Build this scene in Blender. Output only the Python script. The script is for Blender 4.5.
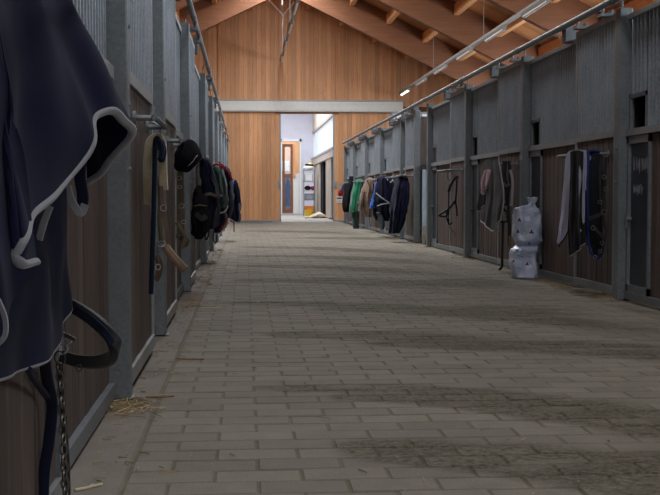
import bpy, math, random
from math import sin, cos, pi, radians, sqrt, atan2
from mathutils import Vector, noise
from mathutils.bvhtree import BVHTree

# ------------------------------------------------------------------ clear
for o in list(bpy.data.objects): bpy.data.objects.remove(o, do_unlink=True)
SC = bpy.context.scene
COL = SC.collection
RND = random.Random(7)

# ------------------------------------------------------------------ camera
F = 1100.0; CAMH = 0.80
YAW, PITCH = 0.07703213704384518, 0.04769108297638017
cd = bpy.data.cameras.new('camera'); cam = bpy.data.objects.new('camera', cd); COL.objects.link(cam)
cd.sensor_width = 36.0; cd.lens = 36.0 * F / 660.0; cd.clip_start = 0.05; cd.clip_end = 300
cam.location = (0, 0, CAMH); cam.rotation_euler = (pi/2 - PITCH, 0, -YAW)
SC.camera = cam
FW = Vector((sin(YAW)*cos(PITCH), cos(YAW)*cos(PITCH), -sin(PITCH)))
RT = Vector((cos(YAW), -sin(YAW), 0)); UP = RT.cross(FW)
def ray(px, py): return FW*F + RT*(px-330) + UP*(247.5-py)
def P(px, py, Y):                      # point on the pixel's ray at aisle distance Y
    d = ray(px, py); t = Y/d.y; return Vector((d.x*t, Y, CAMH + d.z*t))
def G(px, py, z=0.0):                  # point where the pixel's ray meets the floor
    d = ray(px, py); t = (z-CAMH)/d.z; return Vector((d.x*t, d.y*t, z))

# ------------------------------------------------------------------ view, sky, daylight
SC.view_settings.view_transform = 'Standard'; SC.view_settings.look = 'None'
SC.view_settings.gamma = 1.0; SC.view_settings.use_curve_mapping = False
SC.view_settings.exposure = 0.35
w = bpy.data.worlds.new('world'); SC.world = w; w.use_nodes = True
bg = w.node_tree.nodes['Background']; bg.inputs[0].default_value = (0.80, 0.90, 1.0, 1); bg.inputs[1].default_value = 1.0
def daylight(name, loc, rot, sx, sy, power, color):  # area lamp, for daylight and for added fill alike
    l = bpy.data.lights.new(name, 'AREA'); l.shape = 'RECTANGLE'; l.size = sx; l.size_y = sy
    l.energy = power; l.color = color
    o = bpy.data.objects.new(name, l); COL.objects.link(o); o.location = loc; o.rotation_euler = rot
    return o
RX, RZ0, SL, DK = 1.03, 6.14, 0.49, 0.83        # ridge x, rafter underside at ridge, slope, rafter depth
# daylight at glazed openings built below; entrance and hall lamps are added fill
daylight('unseen_skylight', (RX, 22.5, 6.62), (0, 0, 0), 1.0, 15.0, 960, (0.90, 0.95, 1.0))  # unseen ridge skylight, placed and powered to brighten the far gable
daylight('unseen_skylight_near', (RX, 3.5, 6.62), (0, 0, 0), 1.0, 4.0, 150, (0.90, 0.95, 1.0))  # unseen smaller skylight, added to lift the near aisle
daylight('clerestory_daylight', (6.9, 13, 3.1), (0, radians(80), 0), 1.1, 32, 620, (0.84, 0.92, 1.0))
daylight('entrance_fill', (1.2, -6.75, 1.7), (radians(90), 0, 0), 3.2, 3.0, 40, (0.95, 0.97, 1.0))  # added front light at an unseen entrance behind the camera
daylight('hall_fill', (1.0, 39.5, 4.9), (0, 0, 0), 3.2, 9.0, 480, (0.93, 0.95, 1.0))  # added fill under the closed hall ceiling, which has no glazing

# ------------------------------------------------------------------ materials
def N(nt, t, **kw):
    n = nt.nodes.new(t)
    for k, v in kw.items():
        if hasattr(n, k) and k not in ('inputs',): setattr(n, k, v)
    return n
class NT:
    """small expression helper over a material node tree"""
    def __init__(s, name, rough=0.6, metal=0.0, spec=0.5):
        s.m = bpy.data.materials.new(name); s.m.use_nodes = True; s.t = s.m.node_tree
        s.b = s.t.nodes['Principled BSDF']; s.b.inputs['Roughness'].default_value = rough
        s.b.inputs['Metallic'].default_value = metal
        s.b.inputs['Specular IOR Level'].default_value = spec
    def link(s, a, b): s.t.links.new(a, b)
    def val(s, sock, v):
        if isinstance(v, (int, float)): sock.default_value = v
        elif isinstance(v, (tuple, list)): sock.default_value = tuple(v) if len(v) == 4 or sock.type != 'RGBA' else tuple(v)+(1,)
        else: s.link(v, sock)
    def m2(s, op, a, b=0.0, c=None, clamp=False):
        n = s.t.nodes.new('ShaderNodeMath'); n.operation = op; n.use_clamp = clamp
        s.val(n.inputs[0], a); s.val(n.inputs[1], b)
        if c is not None: s.val(n.inputs[2], c)
        return n.outputs[0]
    def mix(s, f, a, b, mode='MIX'):
        n = s.t.nodes.new('ShaderNodeMix'); n.data_type = 'RGBA'; n.blend_type = mode
        s.val(n.inputs[0], f); s.val(n.inputs[6], a); s.val(n.inputs[7], b); return n.outputs[2]
    def noise(s, vec, scale, detail=3, rough=0.55, dist=0.0):
        n = s.t.nodes.new('ShaderNodeTexNoise'); s.link(vec, n.inputs['Vector'])
        n.inputs['Scale'].default_value = scale; n.inputs['Detail'].default_value = detail
        n.inputs['Roughness'].default_value = rough; n.inputs['Distortion'].default_value = dist
        return n.outputs['Fac']
    def voro(s, vec, scale):
        n = s.t.nodes.new('ShaderNodeTexVoronoi'); s.link(vec, n.inputs['Vector']); n.inputs['Scale'].default_value = scale
        return n.outputs['Color'], n.outputs['Distance']
    def pos(s): return s.t.nodes.new('ShaderNodeNewGeometry').outputs['Position']
    def obj(s): return s.t.nodes.new('ShaderNodeTexCoord').outputs['Object']
    def island(s): return s.t.nodes.new('ShaderNodeNewGeometry').outputs['Random Per Island']
    def rnd(s): return s.t.nodes.new('ShaderNodeObjectInfo').outputs['Random']
    def stretch(s, vec, sc, off=None):
        n = s.t.nodes.new('ShaderNodeMapping'); s.link(vec, n.inputs['Vector']); n.inputs['Scale'].default_value = sc
        if off is not None: s.link(off, n.inputs['Location'])
        return n.outputs[0]
    def xyz(s, vec):
        n = s.t.nodes.new('ShaderNodeSeparateXYZ'); s.link(vec, n.inputs[0]); return n.outputs
    def comb(s, x, y, z):
        n = s.t.nodes.new('ShaderNodeCombineXYZ'); s.val(n.inputs[0], x); s.val(n.inputs[1], y); s.val(n.inputs[2], z); return n.outputs[0]
    def ramp(s, f, stops):
        n = s.t.nodes.new('ShaderNodeValToRGB'); s.val(n.inputs[0], f)
        e = n.color_ramp.elements
        while len(e) < len(stops): e.new(0.5)
        for i, (p, c) in enumerate(stops):
            e[i].position = p; e[i].color = tuple(c)+(1,) if len(c) == 3 else c
        return n.outputs[0]
    def bump(s, h, strength=0.3, dist=0.01):
        n = s.t.nodes.new('ShaderNodeBump'); n.inputs['Strength'].default_value = strength; n.inputs['Distance'].default_value = dist
        s.link(h, n.inputs['Height']); s.link(n.outputs[0], s.b.inputs['Normal'])
    def col(s, c): s.val(s.b.inputs['Base Color'], c)
    def rough(s, r): s.val(s.b.inputs['Roughness'], r)

def mat_plain(name, c, rough=0.6, metal=0.0, var=0.12, scale=30, spec=0.4):
    n = NT(name, rough, metal, spec); v = n.obj()
    f = n.noise(v, scale, 4)
    a = tuple(x*(1-var) for x in c); b = tuple(min(1, x*(1+var)) for x in c)
    n.col(n.ramp(f, [(0.3, a), (0.7, b)])); n.bump(f, 0.1, 0.003)
    return n.m
def mat_galv(name, c, metal=0.55, rough=0.42):
    n = NT(name, rough, metal, 0.5); v = n.pos()
    vc, vd = n.voro(v, 75); bw = n.xyz(vc)[0]
    f = n.noise(v, 4, 5)
    s = n.m2('ADD', n.m2('MULTIPLY', bw, 0.28), n.m2('MULTIPLY', f, 0.8))
    a = tuple(x*0.72 for x in c); b = tuple(x*1.2 for x in c)
    base = n.ramp(s, [(0.25, a), (0.85, b)])
    # rust freckles and dung splashes near the floor, pale zinc bloom above
    z = n.xyz(v)[2]
    fine = n.noise(v, 55, 3)
    dirt = n.m2('MULTIPLY', n.m2('SUBTRACT', fine, 0.56, clamp=True), 5.0, clamp=True)
    low = n.m2('SUBTRACT', 1.0, n.m2('MULTIPLY', z, 1.6), clamp=True)
    n.col(n.mix(n.m2('MULTIPLY', dirt, n.m2('ADD', n.m2('MULTIPLY', low, 0.6), 0.12)), base, (0.09, 0.065, 0.045)))
    n.rough(n.m2('ADD', n.m2('MULTIPLY', s, 0.25), rough-0.1))
    return n.m
def mat_wood(name, dark, light, grain=(14, 14, 0.7), rough=0.6, var=0.35, knots=True, local=True, spec=0.3):
    n = NT(name, rough, 0, spec)
    v = n.pos(); r = n.rnd()
    off = n.comb(n.m2('MULTIPLY', r, 37.0), n.m2('MULTIPLY', r, 91.0), n.m2('MULTIPLY', r, 53.0))
    vv = n.stretch(v, grain, off)
    g = n.noise(vv, 3.0, 5, 0.6, 0.6); fine = n.noise(vv, 14.0, 3, 0.6)
    s = n.m2('ADD', n.m2('MULTIPLY', g, 0.7), n.m2('MULTIPLY', fine, 0.3))
    base = n.ramp(s, [(0.3, dark), (0.68, light)])
    tone = n.m2('ADD', 1-var/2, n.m2('MULTIPLY', r, var))
    n2 = n.comb(tone, tone, tone)
    base = n.mix(1.0, base, n2, 'MULTIPLY')
    if knots:
        kv = n.stretch(v, (7, 7, 2.6), off)
        kc, kd = n.voro(kv, 1.0)
        k = n.m2('SUBTRACT', 1.0, n.m2('MULTIPLY', kd, 9.0), clamp=True)
        base = n.mix(n.m2('MULTIPLY', k, 0.75), base, tuple(x*0.35 for x in dark))
    n.col(base); n.bump(s, 0.2, 0.004)
    return n.m
def mat_fabric(name, c, rough=0.9, sheen=0.25, var=0.25, weave=260, spec=0.15):
    n = NT(name, rough, 0, spec); v = n.pos()
    f = n.noise(v, 9, 4); f2 = n.noise(v, weave, 2)
    s = n.m2('ADD', n.m2('MULTIPLY', f, 0.75), n.m2('MULTIPLY', f2, 0.25))
    n.col(n.ramp(s, [(0.3, tuple(x*(1-var) for x in c)), (0.72, tuple(min(1, x*(1+var)) for x in c))]))
    n.b.inputs['Sheen Weight'].default_value = sheen; n.b.inputs['Sheen Roughness'].default_value = 0.5
    n.bump(f2, 0.25, 0.002)
    return n.m

GALV = mat_galv('galvanised_steel', (0.19, 0.21, 0.222), 0.3, 0.5)
GALVD = mat_galv('weathered_galvanised_frame', (0.21, 0.225, 0.24), 0.35, 0.5)
SHEET = mat_galv('galvanised_sheet', (0.25, 0.30, 0.345), 0.35, 0.5)
PIPE = mat_galv('galvanised_pipe', (0.235, 0.25, 0.265), 0.4, 0.45)
FRAMEG = mat_galv('galvanised_frame', (0.31, 0.325, 0.33), 0.3, 0.45)
BARG = mat_galv('galvanised_bar', (0.36, 0.40, 0.44), 0.35, 0.45)
DARKSTEEL = mat_plain('dark_steel', (0.05, 0.052, 0.055), 0.5, 0.5)
PLANK = mat_wood('stained_plank', (0.055, 0.041, 0.036), (0.15, 0.112, 0.096), (16, 16, 0.6), 0.62, 0.5)
PINE = mat_wood('varnished_spruce', (0.58, 0.27, 0.13), (0.80, 0.43, 0.215), (11, 11, 0.55), 0.5, 0.32)
GLULAM = mat_wood('glulam_timber', (0.16, 0.064, 0.031), (0.255, 0.11, 0.054), (0.5, 6, 9), 0.5, 0.2, False)
PURLIN = mat_wood('purlin_timber', (0.50, 0.22, 0.085), (0.72, 0.36, 0.16), (9, 0.5, 9), 0.5, 0.2, False)
DARKPINE = mat_wood('brown_board', (0.10, 0.05, 0.03), (0.2, 0.1, 0.06), (10, 10, 0.6), 0.6, 0.3)
WHITEMETAL = mat_plain('pale_aluminium', (0.74, 0.72, 0.67), 0.5, 0.1, 0.05, 8)
GREYEDGE = mat_plain('grey_edge_profile', (0.36, 0.38, 0.40), 0.5, 0.4, 0.1)
def deck_mat():
    n = NT('roof_boarding', 0.55, 0, 0.3); v = n.pos(); x = n.xyz(v)
    row = n.m2('FLOOR', n.m2('DIVIDE', x[1], 0.16)); fr = n.m2('FRACT', n.m2('DIVIDE', x[1], 0.16))
    wn = n.t.nodes.new('ShaderNodeTexWhiteNoise'); wn.noise_dimensions = '1D'; n.link(row, wn.inputs['W'])
    r = wn.outputs['Value']
    g = n.noise(n.stretch(v, (0.8, 14, 1)), 2.5, 5)
    base = n.ramp(g, [(0.3, (0.46, 0.19, 0.07)), (0.7, (0.72, 0.35, 0.15))])
    t = n.m2('ADD', 0.75, n.m2('MULTIPLY', r, 0.4)); base = n.mix(1.0, base, n.comb(t, t, t), 'MULTIPLY')
    gap = n.m2('LESS_THAN', fr, 0.05)
    n.col(n.mix(n.m2('MULTIPLY', gap, 0.6), base, (0.12, 0.05, 0.02)))
    return n.m
DECK = deck_mat()

# stable floor: pavers with broom-swept streaks of dung and dust (marks that belong to the floor itself)
STREAKS = []
def streak(px, py, length, curve, width, strength, tilt=0.0):
    g = G(px, py); STREAKS.append((g.x, g.y, length, curve, width*2.0, min(1, strength*1.15), tilt))
streak(256, 388, 1.7, 0.30, 0.10, 1.0); streak(330, 397, 1.5, 0.55, 0.17, 0.95); streak(335, 448, 1.6, 0.30, 0.22, 0.9, -0.25)
streak(395, 458, 1.5, 0.1, 0.16, 0.75, -0.2)
streak(262, 334, 1.4, 0.30, 0.17, 0.85); streak(365, 344, 2.2, 0.20, 0.22, 0.9); streak(215, 303, 2.3, 0.28, 0.20, 0.85)
streak(310, 309, 2.2, 0.35, 0.24, 0.8); streak(232, 280, 1.9, 0.25, 0.28, 0.85); streak(360, 283, 1.6, 0.1, 0.34, 0.75)
streak(233, 266, 2.4, 0.3, 0.26, 0.8); streak(238, 256, 2.6, 0.3, 0.3, 0.7); streak(235, 247, 2.8, 0.35, 0.34, 0.75)
streak(300, 238, 2.4, 0.2, 0.5, 0.6); streak(240, 231, 2.8, 0.3, 0.6, 0.6); streak(395, 311, 1.3, 0.1, 0.26, 0.8)
def floor_mat(name, ca, cb, islands=True, streaks=True):
    n = NT(name, 0.7, 0, 0.14); v = n.pos(); x = n.xyz(v)
    big = n.noise(v, 1.3, 5, 0.6); mid = n.noise(v, 9, 5, 0.6); fine = n.noise(v, 120, 3)
    base = n.ramp(n.m2('ADD', n.m2('MULTIPLY', mid, 0.55), n.m2('MULTIPLY', fine, 0.45)), [(0.32, ca), (0.68, cb)])
    if islands:
        r = n.m2('FRACT', n.m2('ADD', n.island(), n.rnd()))
        t = n.m2('ADD', 0.91, n.m2('MULTIPLY', r, 0.18))
        base = n.mix(1.0, base, n.comb(t, n.m2('MULTIPLY', t, n.m2('ADD', 0.98, n.m2('MULTIPLY', r, 0.03))), t), 'MULTIPLY')
    t = n.m2('ADD', 0.8, n.m2('MULTIPLY', big, 0.42)); base = n.mix(1.0, base, n.comb(t, t, t), 'MULTIPLY')
    if streaks:
        wob = n.m2('MULTIPLY', n.m2('SUBTRACT', n.noise(n.stretch(v, (1, 1.6, 1)), 2.2, 4), 0.5), 0.22)
        tot = None
        for (X0, Y0, L, c, W, st, tilt) in STREAKS:
            u = n.m2('SUBTRACT', x[0], X0)
            yc = n.m2('SUBTRACT', Y0, n.m2('MULTIPLY', n.m2('MULTIPLY', u, u), c))
            if tilt: yc = n.m2('ADD', yc, n.m2('MULTIPLY', u, tilt))
            dv = n.m2('ADD', n.m2('SUBTRACT', x[1], yc), wob if c >= 0 else 0.0)
            un = n.m2('DIVIDE', u, L)
            wid = n.m2('ADD', W*0.3, n.m2('MULTIPLY', un, W*1.2))
            across = n.m2('SUBTRACT', 1.0, n.m2('DIVIDE', n.m2('ABSOLUTE', dv), wid), clamp=True)
            along = n.m2('MULTIPLY', n.m2('MULTIPLY', n.m2('ADD', un, 0.02), 9.0, clamp=True), n.m2('MULTIPLY', n.m2('SUBTRACT', 1.0, un), 2.2, clamp=True))
            mk = n.m2('MULTIPLY', n.m2('MULTIPLY', across, along), st*2.8, clamp=True)
            tot = mk if tot is None else n.m2('MAXIMUM', tot, mk)
        gr = n.m2('ADD', n.m2('MULTIPLY', n.noise(v, 38, 4, 0.7), 2.2), -0.5, clamp=True)
        blot = n.m2('ADD', n.m2('MULTIPLY', n.noise(n.stretch(v, (1.2, 2.6, 1)), 2.6, 4, 0.6), 3.0), -0.5, clamp=True)
        stain = n.m2('MULTIPLY', n.m2('MULTIPLY', tot, gr), blot, clamp=True)
        base = n.mix(n.m2('MULTIPLY', stain, 0.93), base, n.ramp(fine, [(0.35, (0.022, 0.017, 0.004)), (0.7, (0.072, 0.057, 0.020))]))
        # crumbs of chaff
        vc, vd = n.voro(v, 30); crumb = n.m2('LESS_THAN', vd, 0.10)
        keep = n.m2('GREATER_THAN', n.xyz(vc)[0], 0.80)
        base = n.mix(n.m2('MULTIPLY', n.m2('MULTIPLY', crumb, keep), 0.7), base, (0.42, 0.34, 0.18))
    n.col(base); n.bump(n.m2('ADD', mid, n.m2('MULTIPLY', fine, 0.5)), 0.25, 0.004)
    n.rough(n.m2('ADD', 0.62, n.m2('MULTIPLY', mid, 0.3)))
    return n.m
PAVER = floor_mat('concrete_paver', (0.178, 0.158, 0.126), (0.256, 0.229, 0.184))
JOINT = floor_mat('sand_joint', (0.115, 0.10, 0.066), (0.20, 0.175, 0.12), False)
KERB = floor_mat('kerb_concrete', (0.175, 0.152, 0.128), (0.25, 0.22, 0.185), False)
HALLFLOOR = floor_mat('hall_concrete', (0.26, 0.25, 0.23), (0.36, 0.34, 0.31), False, False)
WHITEWALL = mat_plain('pale_plaster', (0.62, 0.62, 0.70), 0.8, 0, 0.04, 3)
CREAM = mat_plain('cream_cladding', (0.60, 0.52, 0.42), 0.7, 0, 0.08, 6)
GREYWOOD = mat_wood('grey_door_timber', (0.36, 0.31, 0.26), (0.55, 0.48, 0.41), (10, 10, 0.6), 0.7, 0.2, False)
NAVY = mat_fabric('navy_fleece', (0.006, 0.0065, 0.025), 0.95, 0.04, 0.3)
NAVY2 = mat_fabric('dark_navy_cotton', (0.009, 0.011, 0.027), 0.9, 0.03)
GREYTRIM = mat_fabric('grey_fleece_binding', (0.21, 0.205, 0.22), 0.95, 0.3, 0.2)
BLACKWEB = mat_fabric('black_webbing', (0.018, 0.018, 0.02), 0.6, 0.05, 0.3, 500, 0.4)
LEATHER = mat_fabric('brown_leather', (0.135, 0.08, 0.048), 0.5, 0.0, 0.35, 200, 0.4)
OLIVE = mat_fabric('olive_webbing', (0.15, 0.125, 0.08), 0.7, 0.05)
FLEECE = mat_fabric('cream_sheepskin', (0.38, 0.31, 0.20), 1.0, 0.5, 0.35, 90)
TAN = mat_fabric('tan_sheepskin', (0.20, 0.14, 0.085), 1.0, 0.4, 0.35, 90)
ROPE = mat_fabric('navy_rope', (0.008, 0.012, 0.03), 0.9, 0.1)
STEELBR = mat_plain('bright_steel', (0.42, 0.41, 0.39), 0.35, 0.9, 0.15)
GREYFAB = mat_fabric('grey_wool', (0.06, 0.059, 0.066), 0.95, 0.04)
PINK = mat_fabric('pink_cotton', (0.42, 0.22, 0.30), 0.9, 0.2)
PALETRIM = mat_fabric('pale_binding', (0.42, 0.41, 0.44), 0.9, 0.2)
LILAC = mat_fabric('lilac_grey_cotton', (0.33, 0.35, 0.50), 0.9, 0.2)
BLACKFAB = mat_fabric('black_cotton', (0.013, 0.013, 0.016), 0.95, 0.0)
BLUETRIM = mat_fabric('royal_blue_binding', (0.022, 0.03, 0.17), 0.85, 0.05)
GREEN = mat_fabric('green_cotton', (0.015, 0.16, 0.08), 0.9, 0.2)
DKGREEN = mat_fabric('dark_green_cotton', (0.012, 0.045, 0.035), 0.9, 0.15)
BROWNFAB = mat_fabric('brown_loden', (0.20, 0.125, 0.085), 0.95, 0.25)
BLUEFAB = mat_fabric('bright_blue_nylon', (0.03, 0.13, 0.55), 0.6, 0.1)
REDFAB = mat_fabric('red_nylon', (0.38, 0.015, 0.035), 0.7, 0.1)
GREYJKT = mat_fabric('slate_grey_nylon', (0.11, 0.13, 0.16), 0.7, 0.1)
STRAW = mat_plain('straw', (0.40, 0.30, 0.165), 0.8, 0, 0.35, 3)
PALESTRAW = mat_plain('pale_straw', (0.62, 0.52, 0.33), 0.75, 0, 0.2, 8)
TWIG = mat_plain('brown_straw', (0.25, 0.13, 0.055), 0.75, 0, 0.2, 8)
PLASTIC = mat_plain('white_sack_film', (0.47, 0.53, 0.68), 0.32, 0, 0.12, 12, 0.5)
_n = [x for x in PLASTIC.node_tree.nodes if x.type == 'BUMP'][0]; _n.inputs['Strength'].default_value = 0.9; _n.inputs['Distance'].default_value = 0.02
PRINTP = mat_plain('purple_print', (0.05, 0.02, 0.09), 0.5)
PRINTR = mat_plain('red_print', (0.25, 0.02, 0.06), 0.5)
PRINTT = mat_plain('teal_print', (0.03, 0.2, 0.22), 0.5)
HATCH = mat_plain('dark_blue_grey_hatch', (0.05, 0.058, 0.075), 0.45, 0.2, 0.2, 6)
CHALK = mat_plain('chalk', (0.17, 0.175, 0.20), 0.9)
BLUEPANEL = mat_plain('pale_blue_panel', (0.40, 0.50, 0.58), 0.6, 0, 0.15, 5)
YELLOW = mat_plain('yellow_plastic', (0.75, 0.5, 0.03), 0.4)
ORANGEP = mat_plain('orange_plastic', (0.7, 0.2, 0.03), 0.45)
CREAMSACK = mat_fabric('cream_sackcloth', (0.58, 0.49, 0.36), 0.9, 0.1)
WHITEP = mat_plain('white_paint', (0.75, 0.75, 0.74), 0.5, 0, 0.04)
GREYP = mat_plain('grey_crate', (0.25, 0.27, 0.32), 0.5)
LAMPBODY = mat_plain('lamp_housing', (0.27, 0.26, 0.245), 0.5, 0.1, 0.05)
def mat_emit(name, c, s, base=(0.8, 0.8, 0.8)):
    n = NT(name, 0.4); n.col(base); n.b.inputs['Emission Color'].default_value = tuple(c)+(1,); n.b.inputs['Emission Strength'].default_value = s; return n.m
TUBELIT = mat_emit('lit_tube', (1, 0.98, 0.92), 2.2)
TUBEOFF = mat_plain('unlit_tube', (0.70, 0.69, 0.65), 0.35)
DAYPANE = mat_emit('daylit_frosted_pane', (0.80, 0.89, 1.0), 0.46, (0.3, 0.33, 0.36))
def mat_glass(name, tint=(0.9, 0.95, 1.0), alpha=0.25):
    n = NT(name, 0.08, 0, 0.5); n.col(tint); n.b.inputs['Alpha'].default_value = alpha; return n.m
GLASS = mat_glass('window_glass'); DARKGLASS = mat_glass('door_glass', (0.12, 0.16, 0.25), 0.55)

# ------------------------------------------------------------------ mesh helpers
ORG = {}
class MB:
    def __init__(s): s.v = []; s.f = []
    def add(s, vs, fs):
        b = len(s.v); s.v += [Vector(p) for p in vs]; s.f += [tuple(i+b for i in f) for f in fs]; return s
    def box(s, x0, x1, y0, y1, z0, z1):
        x0, x1 = min(x0, x1), max(x0, x1); y0, y1 = min(y0, y1), max(y0, y1); z0, z1 = min(z0, z1), max(z0, z1)
        return s.add([(x0,y0,z0),(x1,y0,z0),(x1,y1,z0),(x0,y1,z0),(x0,y0,z1),(x1,y0,z1),(x1,y1,z1),(x0,y1,z1)],
                     [(0,3,2,1),(4,5,6,7),(0,1,5,4),(1,2,6,5),(2,3,7,6),(3,0,4,7)])
    def bbox(s, x0, x1, y0, y1, z0, z1, c=0.006):
        """box with chamfered vertical edges and top rim"""
        x0, x1 = min(x0, x1), max(x0, x1); y0, y1 = min(y0, y1), max(y0, y1); z0, z1 = min(z0, z1), max(z0, z1)
        def ring(z, i):
            return [(x0+c+i,y0+i,z),(x1-c-i,y0+i,z),(x1-i,y0+c+i,z),(x1-i,y1-c-i,z),(x1-c-i,y1-i,z),(x0+c+i,y1-i,z),(x0+i,y1-c-i,z),(x0+i,y0+c+i,z)]
        vs = ring(z0, 0)+ring(z1-c, 0)+ring(z1, c*0.7); fs = [tuple(range(7,-1,-1)), tuple(range(16,24))]
        for k in (0, 8):
            for i in range(8): fs.append((k+i, k+(i+1)%8, k+8+(i+1)%8, k+8+i))
        return s.add(vs, fs)
    def tube(s, pts, rx, ry=None, side=None, n=8, closed=False, taper=None):
        pts = [Vector(p) for p in pts]; ry = rx if ry is None else ry; m = len(pts); rings = []
        prev = None
        for i in range(m):
            if closed: t = pts[(i+1) % m]-pts[i-1]
            else: t = pts[min(i+1, m-1)]-pts[max(i-1, 0)]
            if t.length < 1e-9: t = Vector((0, 0, 1))
            t.normalize()
            if side is not None: a = Vector(side)
            elif prev is not None: a = prev
            else: a = Vector((1, 0, 0)) if abs(t.x) < 0.8 else Vector((0, 1, 0))
            a = a - t*a.dot(t)
            if a.length < 1e-4: a = t.orthogonal()
            a.normalize(); b = t.cross(a); prev = a
            k = 1.0 if taper is None else taper(i/max(1, m-1))
            rings.append([pts[i]+a*(rx*k*cos(2*pi*j/n))+b*(ry*k*sin(2*pi*j/n)) for j in range(n)])
        vs = [p for r in rings for p in r]; fs = []
        for i in range(m if closed else m-1):
            for j in range(n):
                q = (i+1) % m
                fs.append((i*n+j, i*n+(j+1)%n, q*n+(j+1)%n, q*n+j))
        if not closed: fs += [tuple(range(n-1,-1,-1)), tuple(range((m-1)*n, m*n))]
        return s.add(vs, fs)
    def loft(s, rings, cap=True):
        n = len(rings[0]); vs = [p for r in rings for p in r]; fs = []
        for i in range(len(rings)-1):
            for j in range(n): fs.append((i*n+j, i*n+(j+1)%n, (i+1)*n+(j+1)%n, (i+1)*n+j))
        if cap: fs += [tuple(range(n-1,-1,-1)), tuple(range((len(rings)-1)*n, len(rings)*n))]
        return s.add(vs, fs)
    def disc(s, c, ax, r, n=16, th=0.01): 
        c = Vector(c); ax = Vector(ax).normalized(); return s.tube([c-ax*th/2, c+ax*th/2], r, n=n)
    def sphere(s, c, rx, ry, rz, nu=14, nv=9):
        c = Vector(c); rings = []
        for i in range(nv+1):
            t = pi*(i+0.02)/(nv+0.04); rings.append([c+Vector((rx*sin(t)*cos(2*pi*j/nu), ry*sin(t)*sin(2*pi*j/nu), -rz*cos(t))) for j in range(nu)])
        return s.loft(rings)
    def mesh(s, name, mat, org=(0, 0, 0), smooth=False):
        me = bpy.data.meshes.new(name); o = Vector(org)
        me.from_pydata([tuple(p-o) for p in s.v], [], s.f); me.materials.append(mat)
        if smooth:
            me.polygons.foreach_set('use_smooth', [True]*len(me.polygons))
            try: me.set_sharp_from_angle(angle=radians(50))
            except Exception: pass
        me.update(); return me
    def build(s, name, mat, parent=None, smooth=False, org=None):
        o0 = ORG[parent.as_pointer()] if parent is not None else Vector(org) if org is not None else Vector((0, 0, 0))
        ob = bpy.data.objects.new(name, s.mesh(name, mat, o0, smooth)); COL.objects.link(ob)
        if parent is not None: ob.parent = parent
        else: ob.location = o0
        ORG[ob.as_pointer()] = o0
        return ob
def tag(o, label=None, cat=None, group=None, kind=None):
    if label: o['label'] = label
    if cat: o['category'] = cat
    if group: o['group'] = group
    if kind: o['kind'] = kind
    return o
def thing(name, loc, label=None, cat=None, group=None, kind=None):
    o = bpy.data.objects.new(name, None); COL.objects.link(o); o.location = loc; o.empty_display_size = 0.2
    ORG[o.as_pointer()] = Vector(loc); tag(o, label, cat, group, kind); return o
def piece(name, me, parent, loc):     # a copy that shares mesh data; loc is the world position of the mesh origin
    o = bpy.data.objects.new(name, me); COL.objects.link(o); o.parent = parent
    o.location = Vector(loc)-ORG[parent.as_pointer()]; ORG[o.as_pointer()] = ORG[parent.as_pointer()]
    return o
def smooth_path(pts, n=6, closed=False):
    pts = [Vector(p) for p in pts]; out = []; m = len(pts)
    for i in range(m if closed else m-1):
        if closed: a, b, c, d = pts[i-1], pts[i], pts[(i+1)%m], pts[(i+2)%m]
        else: a, b, c, d = pts[max(i-1,0)], pts[i], pts[i+1], pts[min(i+2,m-1)]
        for k in range(n):
            t = k/n; out.append(0.5*((2*b)+(c-a)*t+(2*a-5*b+4*c-d)*t*t+(3*b-a-3*c+d)*t**3))
    if not closed: out.append(pts[-1])
    return out
def pp(seq, Y): return [P(q[0], q[1], q[2] if len(q) > 2 else Y) for q in seq]
def strap(parent, name, seq, Y, wpx, mat, th=0.004, n=6, side=None, closed=False):
    """flat webbing strap through pixel points at aisle distance Y; wpx is its width in pixels"""
    pts = smooth_path(pp(seq, Y), n, closed); wd = wpx*Y/F/2; mb = MB(); m = len(pts); rings = []
    view = Vector((0, 1, 0))
    for i in range(m):
        t = (pts[(i+1)%m]-pts[i-1]) if closed else pts[min(i+1,m-1)]-pts[max(i-1,0)]
        t.normalize(); a = t.cross(view) if side is None else Vector(side)
        a = a-t*a.dot(t)
        if a.length < 1e-3: a = Vector((1,0,0))
        a.normalize(); b = t.cross(a)
        rings.append([pts[i]+a*wd*x+b*th*y for x, y in ((-1,-0.6),(-0.85,-1),(0.85,-1),(1,-0.6),(1,0.6),(0.85,1),(-0.85,1),(-1,0.6))])
    if closed:
        vs = [p for r in rings for p in r]; fs = []
        for i in range(m):
            for j in range(8): q = (i+1)%m; fs.append((i*8+j, i*8+(j+1)%8, q*8+(j+1)%8, q*8+j))
        mb.add(vs, fs)
    else: mb.loft(rings)
    return mb.build(name, mat, parent, True)
def ringpart(parent, name, px, py, Y, rpx, mat, thick=0.004, flat=1.0, ang=0.0):
    c = P(px, py, Y); r = rpx*Y/F*0.85; thick *= 0.5; pts = []
    for k in range(16):
        t = 2*pi*k/16; x, z = cos(t)*r, sin(t)*r*flat
        pts.append(c+Vector((x*cos(ang)-z*sin(ang), 0.15*r*sin(t), x*sin(ang)+z*cos(ang))))
    return MB().tube(pts, thick, n=6, closed=True).build(name, mat, parent, True)
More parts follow.
